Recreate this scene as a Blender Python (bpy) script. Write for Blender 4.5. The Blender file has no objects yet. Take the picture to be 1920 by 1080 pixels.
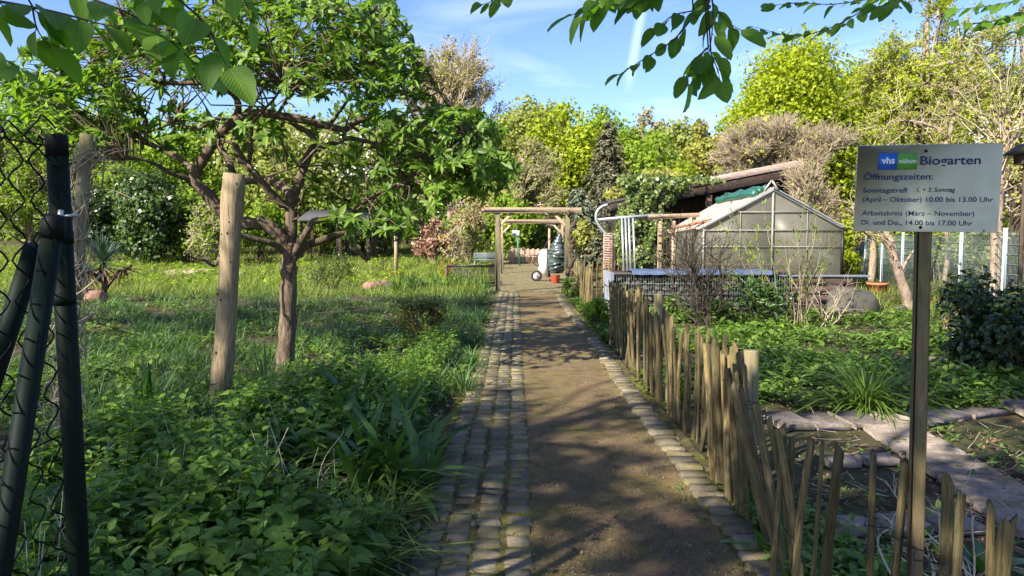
import bpy, bmesh, math, random
import numpy as np
from mathutils import Vector, Matrix

sc = bpy.context.scene
COL = sc.collection
R = math.radians
rng = np.random.default_rng(11)
random.seed(5)

# ------------------------------------------------------------------ camera
F = 1350.0            # focal length in photo pixels (photo 1920 wide)
CAMZ = 1.55
PITCH = math.atan(88 / F)
YAW = math.atan(9 / F)
cam_d = bpy.data.cameras.new("camera")
cam = bpy.data.objects.new("camera", cam_d)
COL.objects.link(cam)
cam_d.sensor_width = 36
cam_d.lens = 36 * F / 1920
cam_d.clip_start = 0.05
cam_d.clip_end = 2000
cam.location = (0, 0, CAMZ)
cam.rotation_euler = (R(90) - PITCH, 0, YAW)
sc.camera = cam

# ------------------------------------------------------------------ light
SUN_EL, SUN_AZ = R(36), R(224)      # azimuth clockwise from +Y: the sun stands behind the camera, to its left
sdir = Vector((math.sin(SUN_AZ) * math.cos(SUN_EL), math.cos(SUN_AZ) * math.cos(SUN_EL), math.sin(SUN_EL)))
sl = bpy.data.lights.new("sun", 'SUN')
sl.energy = 5.0
sl.angle = R(0.53)
sl.color = (1.0, 0.93, 0.80)
so = bpy.data.objects.new("sun", sl)
COL.objects.link(so)
so.rotation_euler = sdir.to_track_quat('Z', 'Y').to_euler()

w = bpy.data.worlds.new("World")
sc.world = w
w.use_nodes = True
nt = w.node_tree
nt.nodes.clear()
def wn(t, **k):
    n = nt.nodes.new(t)
    for a, b in k.items(): setattr(n, a, b)
    return n
sky = wn('ShaderNodeTexSky', sky_type='NISHITA', sun_disc=False)
sky.sun_elevation = SUN_EL
sky.sun_rotation = SUN_AZ
sky.altitude = 100
sky.air_density = 1.0
sky.dust_density = 0.6
sky.ozone_density = 3.5
tc = wn('ShaderNodeTexCoord')
mp = wn('ShaderNodeMapping')
mp.inputs['Scale'].default_value = (1.6, 3.0, 6.0)
mp.inputs['Rotation'].default_value = (0.2, 0.5, 0.3)
ns = wn('ShaderNodeTexNoise')
ns.inputs['Scale'].default_value = 1.7
ns.inputs['Detail'].default_value = 7
ns.inputs['Roughness'].default_value = 0.55
ns.inputs['Distortion'].default_value = 0.6
rp = wn('ShaderNodeValToRGB')
rp.color_ramp.elements[0].position = 0.56
rp.color_ramp.elements[1].position = 0.82
rp.color_ramp.elements[1].color = (0.3, 0.3, 0.3, 1)
def pxdir(px, py):
    c = Vector(((px - 960) / F, (540 - py) / F, -1))
    return (cam.rotation_euler.to_matrix() @ c).normalized()
ca, cb = pxdir(1203, 20), pxdir(1186, 118)
cn = ca.cross(cb).normalized()
cm = ((ca + cb) / 2).normalized()
def dot(v):
    d = wn('ShaderNodeVectorMath', operation='DOT_PRODUCT')
    nt.links.new(tc.outputs['Generated'], d.inputs[0])
    d.inputs[1].default_value = v
    return d.outputs['Value']
def math_n(op, a, b=None, c=None):
    m = wn('ShaderNodeMath', operation=op)
    for i, x in enumerate((a, b, c)):
        if x is None: continue
        if isinstance(x, (int, float)): m.inputs[i].default_value = x
        else: nt.links.new(x, m.inputs[i])
    return m.outputs[0]
def mapr(x, a, b, c, d):
    m = wn('ShaderNodeMapRange', interpolation_type='SMOOTHSTEP')
    nt.links.new(x, m.inputs[0])
    for i, q in enumerate((a, b, c, d)): m.inputs[i + 1].default_value = q
    return m.outputs[0]
band = mapr(math_n('ABSOLUTE', dot(cn)), 0.001, 0.0095, 1, 0)
along = mapr(dot(cm), math.cos(0.075), math.cos(0.02), 0, 1)
trail = math_n('MULTIPLY', math_n('MULTIPLY', band, along), 0.2)
nt.links.new(tc.outputs['Generated'], mp.inputs[0])
nt.links.new(mp.outputs[0], ns.inputs['Vector'])
nt.links.new(ns.outputs['Fac'], rp.inputs['Fac'])
cl = math_n('MAXIMUM', rp.outputs['Color'], trail)
mx = wn('ShaderNodeMix', data_type='RGBA')
nt.links.new(cl, mx.inputs['Factor'])
hs = wn('ShaderNodeHueSaturation')
hs.inputs['Saturation'].default_value = 1.12
hs.inputs['Hue'].default_value = 0.514
nt.links.new(sky.outputs[0], hs.inputs['Color'])
nt.links.new(hs.outputs[0], mx.inputs['A'])
mx.inputs['B'].default_value = (8.5, 9.0, 9.6, 1)
bg = wn('ShaderNodeBackground')
bg.inputs['Strength'].default_value = 0.10
wo = wn('ShaderNodeOutputWorld')
nt.links.new(mx.outputs['Result'], bg.inputs['Color'])
nt.links.new(bg.outputs[0], wo.inputs['Surface'])

vs = sc.view_settings
vs.view_transform = 'Standard'
vs.look = 'None'
vs.exposure = 1.4
vs.gamma = 1
cy = sc.cycles
cy.max_bounces = 6
cy.diffuse_bounces = 3
cy.glossy_bounces = 2
cy.transmission_bounces = 4
cy.transparent_max_bounces = 6
cy.caustics_reflective = False
cy.caustics_refractive = False
cy.use_denoising = True

# ------------------------------------------------------------------ places
def gz(y):
    t = np.maximum(0, np.asarray(y, float) - 24)
    return 0.034 * t * t / (t + 4)
def gzf(y): return float(gz(y))
def at(px, py, Y):
    d = pxdir(px, py)
    return np.array(cam.location) + np.array(d) * (Y / d.y)
def G(px, py):
    d = pxdir(px, py)
    Y = 10.0
    for Y in np.arange(1.0, 90, 0.02):
        if CAMZ + d.z * Y / d.y <= gzf(Y): break
    return np.array((d.x * Y / d.y, Y, gzf(Y)))
def PX(px, Y): return float(at(px, 452, Y)[0])
def ZY(py, Y): return float(at(969, py, Y)[2])

# ------------------------------------------------------------------ objects
def tag(o, label=None, cat=None, group=None, kind=None):
    if label: o['label'] = label
    if cat: o['category'] = cat
    if group: o['group'] = group
    if kind: o['kind'] = kind
    return o
def thing(name, label, cat, loc=(0, 0, 0), group=None):
    o = bpy.data.objects.new(name, None)
    COL.objects.link(o)
    o.location = [float(a) for a in loc]
    o.empty_display_size = 0.2
    return tag(o, label, cat, group)
def norm(a):
    return a / np.maximum(np.linalg.norm(a, axis=-1, keepdims=True), 1e-9)
def runit(n):
    return norm(rng.normal(size=(n, 3)))

class MB:
    def __init__(s):
        s.v = []; s.f4 = []; s.f3 = []; s.n = 0; s.uv = []
    def add(s, v, f4=None, f3=None, uv=None):
        v = np.asarray(v, float).reshape(-1, 3)
        if f4 is not None and len(f4): s.f4.append(np.asarray(f4, int).reshape(-1, 4) + s.n)
        if f3 is not None and len(f3): s.f3.append(np.asarray(f3, int).reshape(-1, 3) + s.n)
        s.v.append(v); s.n += len(v)
        s.uv.append(np.zeros((len(v), 2)) if uv is None else np.asarray(uv, float).reshape(-1, 2))
    def box(s, c, size, rot=None, bevel=0.0):
        h = np.array(size) / 2
        if bevel <= 0:
            v = np.array([(x, y, z) for x in (-1, 1) for y in (-1, 1) for z in (-1, 1)], float) * h
            f = [(0, 1, 3, 2), (4, 6, 7, 5), (0, 4, 5, 1), (2, 3, 7, 6), (0, 2, 6, 4), (1, 5, 7, 3)]
            f3 = None
        else:
            b = min(bevel, h.min() * 0.9)
            v = []; idx = {}
            for sx in (-1, 1):
                for sy in (-1, 1):
                    for sz in (-1, 1):
                        for ax in range(3):
                            p = np.array((sx, sy, sz)) * (h - b)
                            p[ax] += (sx, sy, sz)[ax] * b
                            idx[(sx, sy, sz, ax)] = len(v); v.append(p)
            v = np.array(v); f = []; f3 = []
            for ax in range(3):
                o = [a for a in range(3) if a != ax]
                for sg in (-1, 1):
                    q = []
                    for (a, b2) in ((-1, -1), (1, -1), (1, 1), (-1, 1)):
                        k = [0, 0, 0]; k[ax] = sg; k[o[0]] = a; k[o[1]] = b2
                        q.append(idx[(*k, ax)])
                    f.append(q)
            for ax in range(3):
                o = [a for a in range(3) if a != ax]
                for a in (-1, 1):
                    for b2 in (-1, 1):
                        q = []
                        for (sg, who) in ((-1, o[0]), (1, o[0]), (1, o[1]), (-1, o[1])):
                            k = [0, 0, 0]; k[ax] = sg; k[o[0]] = a; k[o[1]] = b2
                            q.append(idx[(*k, who)])
                        f.append(q)
            for sx in (-1, 1):
                for sy in (-1, 1):
                    for sz in (-1, 1):
                        f3.append([idx[(sx, sy, sz, a)] for a in range(3)])
        if rot is not None: v = v @ np.array(rot).T
        s.add(v + np.array(c), f, f3)
    def beam(s, a, b, wd, ht, up=(0, 0, 1), bevel=0.0):
        a = np.array(a, float); b = np.array(b, float)
        d = b - a; L = np.linalg.norm(d); d /= L
        u = np.array(up, float); sd = np.cross(d, u)
        if np.linalg.norm(sd) < 1e-3: sd = np.cross(d, (0, 1, 0))
        sd /= np.linalg.norm(sd); u = np.cross(sd, d)
        s.box((a + b) / 2, (L, wd, ht), np.stack([d, sd, u], 1), bevel)
    def tube(s, pts, rad, sides=6, cap=True, wob=0.0):
        P = np.asarray(pts, float); n = len(P)
        rad = np.broadcast_to(np.asarray(rad, float), (n,))
        T = np.zeros_like(P); T[1:-1] = P[2:] - P[:-2]; T[0] = P[1] - P[0]; T[-1] = P[-1] - P[-2]
        T = norm(T)
        ref = np.array((0, 0, 1.0)) if abs(T[0][2]) < 0.9 else np.array((0, 1.0, 0))
        U = np.zeros_like(P)
        u = ref - T[0] * ref.dot(T[0])
        for i in range(n):
            u = u - T[i] * u.dot(T[i]); u /= max(np.linalg.norm(u), 1e-9); U[i] = u
        V = np.cross(T, U)
        a = np.arange(sides) * 2 * math.pi / sides
        rr = rad[:, None] * (1 + (rng.normal(size=(n, sides)) * wob if wob else 0))
        v = P[:, None] + rr[..., None] * (np.cos(a)[None, :, None] * U[:, None] + np.sin(a)[None, :, None] * V[:, None])
        i = np.arange(n - 1)[:, None] * sides; j = np.arange(sides)[None]; j2 = (j + 1) % sides
        f = np.stack([i + j, i + j2, i + sides + j2, i + sides + j], -1).reshape(-1, 4)
        v = v.reshape(-1, 3); f3 = []
        if cap:
            v = np.vstack([v, P[0], P[-1]])
            q = n * sides
            for k in range(sides):
                f3.append((q, (k + 1) % sides, k))
                f3.append((q + 1, (n - 1) * sides + k, (n - 1) * sides + (k + 1) % sides))
        s.add(v, f, f3)
    def twigs(s, A, B, r0, r1, bend=0.15, sides=3):
        """many three-ring twigs at once"""
        n = len(A)
        if n == 0: return
        A = np.asarray(A, float); B = np.asarray(B, float)
        L = np.linalg.norm(B - A, axis=1, keepdims=True)
        Mid = (A + B) / 2 + runit(n) * L * bend
        T = norm(B - A)
        u = np.cross(T, runit(n)); u = norm(u); v = np.cross(T, u)
        r0 = np.broadcast_to(np.asarray(r0, float), (n,)); r1 = np.broadcast_to(np.asarray(r1, float), (n,))
        a = np.arange(sides) * 2 * math.pi / sides
        ring = np.cos(a)[None, :, None] * u[:, None] + np.sin(a)[None, :, None] * v[:, None]
        rs = [r0, (r0 + r1) / 2, r1]
        vv = np.concatenate([c[:, None] + ring * q[:, None, None] for c, q in zip((A, Mid, B), rs)], 1)
        base = (np.arange(n) * 3 * sides)[:, None, None]
        i = np.arange(2)[:, None] * sides; j = np.arange(sides)[None]; j2 = (j + 1) % sides
        f = np.stack([i + j, i + j2, i + sides + j2, i + sides + j], -1).reshape(1, -1, 4)
        s.add(vv.reshape(-1, 3), (f + base).reshape(-1, 4))
    def leaves(s, C, D, N, L, W, kind='quad', curl=0.25, fold=0.3):
        n = len(C)
        if n == 0: return
        C = np.asarray(C, float); D = norm(np.asarray(D, float))
        N = np.asarray(N, float); N = norm(N - D * (N * D).sum(1, keepdims=True) + 1e-6)
        S = np.cross(D, N)
        L = np.broadcast_to(np.asarray(L, float), (n,)); W = np.broadcast_to(np.asarray(W, float), (n,))
        if kind == 'quad':
            t = [(0, 0, 0), (.45, .5, .0), (1, 0, -.12), (.45, -.5, .0)]
            f = [(0, 1, 2, 3)]
        elif kind == 'leaf':
            rows = [(0, .06), (.22, .8), (.5, 1.0), (.78, .6), (1, .03)]
            t = []
            for (a, b) in rows:
                z = -curl * a * a
                t += [(a, -.5 * b, z + fold * .5 * b * .6), (a, 0, z), (a, .5 * b, z + fold * .5 * b * .6)]
            f = []
            for i in range(len(rows) - 1):
                q = i * 3
                f += [(q, q + 1, q + 4, q + 3), (q + 1, q + 2, q + 5, q + 4)]
        elif kind == 'blade':
            rows = [(0, .55), (.3, 1.0), (.62, .85), (.85, .5), (1, .03)]
            t = []
            for (a, b) in rows:
                z = -curl * a ** 2.4
                t += [(a * (1 - .35 * curl * a), -.5 * b, z), (a * (1 - .35 * curl * a), .5 * b, z)]
            f = [(2 * i, 2 * i + 1, 2 * i + 3, 2 * i + 2) for i in range(len(rows) - 1)]
        elif kind == 'tri':
            t = [(0, -.5, 0), (0, .5, 0), (1, 0, -curl)]
            f = None
        elif kind == 'big':      # toothed oval leaf with side veins
            m = 9; t = []; uvs = []
            for i in range(m):
                a = i / (m - 1)
                b = (math.sin(math.pi * min(1, a * 0.97 + .02)) ** .62) * (1 - .38 * a) * 1.22
                if i in (0, m - 1): b = .02
                z = -curl * a * a
                st = .035 if i % 2 else -.02
                t += [(a + st * .6, -.5 * b, z + fold * .3 * b), (a, -.26 * b, z + fold * .16 * b - .006), (a, 0, z),
                      (a, .26 * b, z + fold * .16 * b - .006), (a + st * .6, .5 * b, z + fold * .3 * b)]
            f = [(5 * i + k, 5 * i + k + 1, 5 * i + k + 6, 5 * i + k + 5) for i in range(m - 1) for k in range(4)]
        t = np.array(t)
        cu = np.ones(n) if kind in ('quad',) else rng.uniform(.4, 1.6, n)
        v = (C[:, None] + D[:, None] * (t[None, :, 0] * L[:, None])[..., None]
             + S[:, None] * (t[None, :, 1] * W[:, None])[..., None]
             + N[:, None] * (t[None, :, 2] * L[:, None] * cu[:, None])[..., None])
        k = len(t)
        base = (np.arange(n) * k)[:, None, None]
        uv = np.broadcast_to(t[None, :, :2], (n, k, 2)).reshape(-1, 2)
        if kind == 'tri':
            s.add(v.reshape(-1, 3), None, (np.array([[(0, 1, 2)]]) + base).reshape(-1, 3), uv)
        else:
            s.add(v.reshape(-1, 3), (np.array(f)[None] + base).reshape(-1, 4), None, uv)
    def build(s, name, mat, parent=None, smooth=False, uv=False):
        v = np.vstack(s.v)
        off = np.array(parent.location) if parent is not None else np.zeros(3)
        if parent is not None and parent.parent is not None: off = off + np.array(parent.parent.location)
        v = v - off
        f4 = np.vstack(s.f4) if s.f4 else np.zeros((0, 4), int)
        f3 = np.vstack(s.f3) if s.f3 else np.zeros((0, 3), int)
        me = bpy.data.meshes.new(name)
        me.vertices.add(len(v)); me.vertices.foreach_set('co', v.astype(np.float32).ravel())
        loops = np.concatenate([f4.ravel(), f3.ravel()]).astype(np.int32)
        me.loops.add(len(loops)); me.loops.foreach_set('vertex_index', loops)
        st = np.concatenate([np.arange(len(f4)) * 4, len(f4) * 4 + np.arange(len(f3)) * 3]).astype(np.int32)
        me.polygons.add(len(st)); me.polygons.foreach_set('loop_start', st)
        me.update(calc_edges=True)
        if smooth: me.polygons.foreach_set('use_smooth', np.ones(len(st), bool))
        if uv:
            a = me.attributes.new('luv', 'FLOAT2', 'POINT')
            a.data.foreach_set('vector', np.vstack(s.uv).astype(np.float32).ravel())
        me.materials.append(mat)
        o = bpy.data.objects.new(name, me)
        COL.objects.link(o)
        if parent is not None: o.parent = parent
        return o

def spline(pts, k=5):
    P = np.asarray(pts, float)
    if len(P) < 3: return np.array([P[0] + (P[-1] - P[0]) * t for t in np.linspace(0, 1, k + 1)])
    Q = np.vstack([2 * P[0] - P[1], P, 2 * P[-1] - P[-2]])
    out = []
    for i in range(1, len(Q) - 2):
        for t in np.linspace(0, 1, k, endpoint=False):
            a, b, c, d = Q[i - 1], Q[i], Q[i + 1], Q[i + 2]
            out.append(.5 * (2 * b + (c - a) * t + (2 * a - 5 * b + 4 * c - d) * t * t + (3 * b - a - 3 * c + d) * t ** 3))
    out.append(P[-1])
    return np.array(out)

# ------------------------------------------------------------------ materials
def mat(name):
    m = bpy.data.materials.new(name); m.use_nodes = True
    n = m.node_tree.nodes; n.clear()
    o = n.new('ShaderNodeOutputMaterial'); b = n.new('ShaderNodeBsdfPrincipled')
    m.node_tree.links.new(b.outputs[0], o.inputs[0])
    return m, m.node_tree, b, o
def ramp(t, fac, stops):
    r = t.nodes.new('ShaderNodeValToRGB')
    e = r.color_ramp.elements
    while len(e) < len(stops): e.new(.5)
    for q, (p, c) in zip(e, stops):
        q.position = p; q.color = (*c, 1)
    t.links.new(fac, r.inputs[0])
    return r.outputs[0]
def noise(t, vec, scale, detail=5, rough=.6, dist=0.0):
    n = t.nodes.new('ShaderNodeTexNoise')
    n.inputs['Scale'].default_value = scale; n.inputs['Detail'].default_value = detail
    n.inputs['Roughness'].default_value = rough; n.inputs['Distortion'].default_value = dist
    if vec is not None: t.links.new(vec, n.inputs['Vector'])
    return n.outputs['Fac']
def coords(t, kind='Object', scale=(1, 1, 1), rot=(0, 0, 0)):
    c = t.nodes.new('ShaderNodeTexCoord'); m = t.nodes.new('ShaderNodeMapping')
    m.inputs['Scale'].default_value = scale; m.inputs['Rotation'].default_value = rot
    t.links.new(c.outputs[kind], m.inputs[0])
    return m.outputs[0]
def mixc(t, f, a, b, mode='MIX'):
    m = t.nodes.new('ShaderNodeMix'); m.data_type = 'RGBA'; m.blend_type = mode
    for i, x in (('Factor', f), ('A', a), ('B', b)):
        if isinstance(x, (int, float)): m.inputs[i].default_value = x
        elif isinstance(x, tuple): m.inputs[i].default_value = (*x, 1)
        else: t.links.new(x, m.inputs[i])
    return m.outputs['Result']
def bump(t, b, h, strength=.4, dist=.02):
    n = t.nodes.new('ShaderNodeBump')
    n.inputs['Strength'].default_value = strength; n.inputs['Distance'].default_value = dist
    t.links.new(h, n.inputs['Height']); t.links.new(n.outputs[0], b.inputs['Normal'])
def island(t):
    return t.nodes.new('ShaderNodeNewGeometry').outputs['Random Per Island']

def leaf_mat(name, cols, trans=0.35, rough=.5, spec=.35, tint=(1.0, 1.1, .45), veins=False):
    """cols: colours from the dull to the fresh leaves"""
    m, t, b, o = mat(name)
    st = [(i / max(1, len(cols) - 1), c) for i, c in enumerate(cols)]
    c = ramp(t, island(t), st)
    vec = coords(t, 'Object')
    nf = noise(t, vec, .9, 3)
    dk = ramp(t, nf, [(.3, (.72, .78, .8)), (.7, (1.15, 1.1, 1.0))])
    c = mixc(t, 1.0, c, dk, 'MULTIPLY')
    if veins:
        a = t.nodes.new('ShaderNodeAttribute'); a.attribute_name = 'luv'
        sp = t.nodes.new('ShaderNodeSeparateXYZ'); t.links.new(a.outputs['Vector'], sp.inputs[0])
        def mm(op, x, y=None):
            k = t.nodes.new('ShaderNodeMath'); k.operation = op
            for i, q in enumerate((x, y)):
                if q is None: continue
                if isinstance(q, (int, float)): k.inputs[i].default_value = q
                else: t.links.new(q, k.inputs[i])
            return k.outputs[0]
        ab = mm('ABSOLUTE', sp.outputs['Y'])
        ph = mm('MULTIPLY', mm('SUBTRACT', sp.outputs['X'], mm('MULTIPLY', ab, .75)), 75)
        sn = mm('SINE', ph)
        rib = mm('LESS_THAN', ab, .016)
        v = mm('MAXIMUM', mm('MULTIPLY', mm('POWER', mm('MAXIMUM', sn, 0.0), 3.0), .3), rib)
        c = mixc(t, v, c, mixc(t, 1.0, c, (1.5, 1.4, 1.5), 'MULTIPLY'))
        bump(t, b, sn, .2, .003)
    t.links.new(c, b.inputs['Base Color'])
    b.inputs['Roughness'].default_value = rough
    b.inputs['Specular IOR Level'].default_value = spec
    if trans > 0:
        tr = t.nodes.new('ShaderNodeBsdfTranslucent')
        t.links.new(mixc(t, 1.0, c, tuple(1.5 * x for x in tint), 'MULTIPLY'), tr.inputs['Color'])
        ms = t.nodes.new('ShaderNodeMixShader'); ms.inputs[0].default_value = trans
        t.links.new(b.outputs[0], ms.inputs[1]); t.links.new(tr.outputs[0], ms.inputs[2])
        t.links.new(ms.outputs[0], o.inputs[0])
    return m

def wood_mat(name, dark, mid, light, scale=(14, 14, 1.6), rough=.85, algae=None, objrand=False, bs=.5):
    m, t, b, o = mat(name)
    vec = coords(t, 'Object', scale)
    if objrand:
        oi = t.nodes.new('ShaderNodeObjectInfo')
        ad = t.nodes.new('ShaderNodeVectorMath'); ad.operation = 'ADD'
        cb_ = t.nodes.new('ShaderNodeCombineXYZ')
        k = t.nodes.new('ShaderNodeMath'); k.operation = 'MULTIPLY'; k.inputs[1].default_value = 37
        t.links.new(oi.outputs['Random'], k.inputs[0]); t.links.new(k.outputs[0], cb_.inputs[0]); t.links.new(k.outputs[0], cb_.inputs[2])
        t.links.new(vec, ad.inputs[0]); t.links.new(cb_.outputs[0], ad.inputs[1]); vec = ad.outputs[0]
    n1 = noise(t, vec, 2.2, 7, .65, .4)
    c = ramp(t, n1, [(.28, dark), (.5, mid), (.75, light)])
    if objrand:
        c = mixc(t, 1.0, c, ramp(t, oi.outputs['Random'], [(0, (.45, .46, .47)), (.5, (.85, .85, .85)), (1, (1.35, 1.25, 1.08))]), 'MULTIPLY')
    n5 = noise(t, vec, 5.0, 3, .6, .3)
    c = mixc(t, 1.0, c, ramp(t, n5, [(.33, (.35, .33, .32)), (.42, (1, 1, 1))]), 'MULTIPLY')
    if algae:
        n2 = noise(t, coords(t, 'Object', (2, 2, 1)), 2.4, 4, .6)
        fac = ramp(t, n2, [(.45, (0, 0, 0)), (.68, (.75, .75, .75))])
        c = mixc(t, fac, c, algae)
    t.links.new(c, b.inputs['Base Color'])
    b.inputs['Roughness'].default_value = rough
    b.inputs['Specular IOR Level'].default_value = .2
    bump(t, b, n1, bs, .01)
    return m

def flat_mat(name, c, rough=.5, metal=0.0, var=.15, scale=8, spec=.4, dirt=None):
    m, t, b, o = mat(name)
    n1 = noise(t, coords(t, 'Object'), scale, 6, .65)
    lo = tuple(x * (1 - var) for x in c); hi = tuple(min(1, x * (1 + var)) for x in c)
    cc = ramp(t, n1, [(.3, lo), (.7, hi)])
    if dirt:
        n2 = noise(t, coords(t, 'Object'), scale * .4, 6, .7, .5)
        cc = mixc(t, ramp(t, n2, [(.48, (0, 0, 0)), (.75, (.8, .8, .8))]), cc, dirt)
    t.links.new(cc, b.inputs['Base Color'])
    b.inputs['Roughness'].default_value = rough; b.inputs['Metallic'].default_value = metal
    b.inputs['Specular IOR Level'].default_value = spec
    return m

# ground: dark leaf mould with litter and moss
def ground_mat():
    m, t, b, o = mat("garden_soil")
    v = coords(t, 'Object')
    n1 = noise(t, v, 9, 8, .7, .3); n2 = noise(t, v, .8, 5, .6); n3 = noise(t, v, 60, 4, .7)
    c = ramp(t, n1, [(.3, (.028, .02, .014)), (.5, (.07, .05, .034)), (.72, (.15, .11, .075))])
    g = ramp(t, n3, [(.3, (.03, .05, .012)), (.7, (.085, .10, .03))])
    c = mixc(t, ramp(t, n2, [(.42, (0, 0, 0)), (.62, (.7, .7, .7))]), c, g)
    t.links.new(c, b.inputs['Base Color'])
    b.inputs['Roughness'].default_value = .95; b.inputs['Specular IOR Level'].default_value = .1
    a = mixc(t, .5, n1, n3)
    bump(t, b, a, .8, .04)
    return m
def path_mat(name, base, moss, mossiness=.5):
    m, t, b, o = mat(name)
    v = coords(t, 'Object')
    n1 = noise(t, v, 95, 4, .75); n2 = noise(t, v, 2.0, 6, .65, .3); n3 = noise(t, v, 14, 5, .7)
    vo = t.nodes.new('ShaderNodeTexVoronoi'); vo.inputs['Scale'].default_value = 130; t.links.new(v, vo.inputs['Vector'])
    c = ramp(t, n1, [(.28, tuple(x * .35 for x in base)), (.5, base), (.74, tuple(x * 1.9 for x in base))])
    c = mixc(t, .35, c, mixc(t, 1.0, vo.outputs['Color'], base, 'MULTIPLY'))
    mo = ramp(t, n1, [(.3, tuple(x * .5 for x in moss)), (.7, tuple(x * 1.5 for x in moss))])
    fac = mixc(t, 1.0, ramp(t, n2, [(.6 - .25 * mossiness, (0, 0, 0)), (.85 - .25 * mossiness, (1, 1, 1))]),
               ramp(t, n3, [(.35, (.25, .25, .25)), (.6, (1, 1, 1))]), 'MULTIPLY')
    c = mixc(t, fac, c, mo)
    n4 = noise(t, v, 5.5, 6, .7, .6)
    c = mixc(t, 1.0, c, ramp(t, n4, [(.32, (.62, .60, .58)), (.5, (1, 1, 1)), (.68, (1.28, 1.22, 1.15))]), 'MULTIPLY')
    t.links.new(c, b.inputs['Base Color'])
    b.inputs['Roughness'].default_value = .95; b.inputs['Specular IOR Level'].default_value = .1
    bump(t, b, mixc(t, .5, n1, n3), 1.0, .035)
    return m
def stone_mat(name, lo, mid, hi, sc_=30, moss=None, bs=.5):
    m, t, b, o = mat(name)
    v = coords(t, 'Object')
    c = ramp(t, island(t), [(0, lo), (.5, mid), (1, hi)])
    n1 = noise(t, v, sc_, 7, .7)
    c = mixc(t, 1.0, c, ramp(t, n1, [(.3, (.6, .6, .6)), (.7, (1.35, 1.32, 1.28))]), 'MULTIPLY')
    if moss:
        n2 = noise(t, v, 7, 6, .7)
        c = mixc(t, ramp(t, n2, [(.45, (0, 0, 0)), (.66, (.85, .85, .85))]), c, moss)
    t.links.new(c, b.inputs['Base Color'])
    b.inputs['Roughness'].default_value = .8; b.inputs['Specular IOR Level'].default_value = .25
    bump(t, b, n1, bs, .01)
    return m

M = {}
M['soil'] = ground_mat()
M['path'] = path_mat("trodden_gravel", (.235, .165, .094), (.165, .15, .03), .66)
M['joint'] = path_mat("mossy_joints", (.12, .09, .06), (.20, .20, .03), .9)
M['clearing'] = path_mat("mossy_gravel", (.24, .19, .12), (.20, .20, .055), .65)
M['cobble'] = stone_mat("granite_setts", (.10, .083, .060), (.165, .135, .098), (.245, .20, .14), 34, (.13, .12, .03))
M['slab'] = stone_mat("concrete_slabs", (.19, .155, .135), (.225, .185, .16), (.26, .215, .185), 40, (.07, .06, .03), .12)
M['boulder'] = stone_mat("boulder_stone", (.06, .055, .05), (.075, .07, .064), (.09, .083, .076), 9, (.07, .07, .035), 1.0)
M['redstone'] = stone_mat("reddish_stone", (.20, .10, .075), (.26, .14, .10), (.30, .18, .13), 14)
M['paletone'] = stone_mat("pale_sand_stone", (.30, .21, .16), (.34, .25, .19), (.38, .28, .2), 14)
M['gabion'] = stone_mat("quarry_stone", (.035, .033, .034), (.075, .068, .064), (.15, .125, .11), 18)
M['picket'] = wood_mat("weathered_chestnut", (.045, .032, .017), (.17, .13, .062), (.37, .29, .15), (34, 34, 2.6), .9, (.085, .085, .035), True, .9)
M['stake'] = wood_mat("peeled_log", (.10, .075, .045), (.27, .20, .12), (.40, .31, .20), (18, 18, 1.3), .8, (.16, .145, .07))
M['beam'] = wood_mat("pale_larch", (.20, .14, .085), (.38, .28, .18), (.52, .40, .27), (6, 14, 14), .8)
M['post'] = wood_mat("weathered_post", (.08, .065, .045), (.20, .165, .11), (.33, .27, .18), (14, 14, 1.5), .85, (.20, .19, .05))
M['signpost'] = wood_mat("dark_stained_post", (.09, .066, .036), (.175, .128, .068), (.24, .18, .095), (40, 40, 2.5), .7, (.10, .10, .035))
M['darkwood'] = wood_mat("dark_brown_board", (.022, .015, .012), (.05, .034, .026), (.10, .07, .055), (4, 8, 8), .8)
M['roofedge'] = wood_mat("sunbleached_board", (.25, .17, .13), (.42, .31, .25), (.52, .41, .34), (3, 10, 10), .8)
M['sleeper'] = wood_mat("brown_sleeper", (.05, .034, .026), (.10, .068, .054), (.16, .11, .088), (2, 10, 10), .85)
M['bark'] = wood_mat("furrowed_bark", (.035, .027, .020), (.12, .088, .060), (.25, .19, .13), (16, 16, 3), .95, None, False, 1.0)
M['bark2'] = wood_mat("pale_bark", (.14, .10, .075), (.29, .215, .16), (.42, .33, .25), (8, 8, 2), .9, None, False, .8)
M['barkdark'] = wood_mat("dark_bark", (.03, .022, .016), (.07, .05, .036), (.12, .09, .065), (8, 8, 2), .9)
M['twigpale'] = flat_mat("pale_twigs", (.40, .32, .23), .9, 0, .35, 3)
M['twigpink'] = flat_mat("pinkish_twigs", (.36, .285, .20), .9, 0, .35, 2)
M['twigdark'] = flat_mat("dark_twigs", (.055, .042, .03), .9, 0, .4, 3)
M['deadstem'] = flat_mat("bleached_stems", (.42, .37, .30), .9, 0, .3, 6)
M['greenpost'] = flat_mat("green_coated_steel", (.004, .010, .007), .6, 0, .2, 20, .12)
M['cap'] = flat_mat("black_plastic", (.005, .006, .006), .6, 0, .15, 20, .15)
M['steel'] = flat_mat("galvanised_steel", (.42, .44, .45), .42, .7, .15, 10)
M['alu'] = flat_mat("aluminium_tube", (.42, .43, .43), .45, .6, .1, 6)
M['greysteel'] = flat_mat("grey_coated_fence", (.11, .15, .135), .5, .2, .15, 6)
M['paleposts'] = flat_mat("pale_fence_post", (.46, .53, .56), .5, .2, .12, 6)
M['blackmetal'] = flat_mat("black_metal", (.016, .016, .018), .45, .2, .2, 10)
M['bench'] = flat_mat("grey_blue_mesh", (.17, .20, .235), .5, .2, .15, 10)
M['tub'] = flat_mat("white_painted_tub", (.68, .70, .72), .35, 0, .08, 6, .5)
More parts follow.
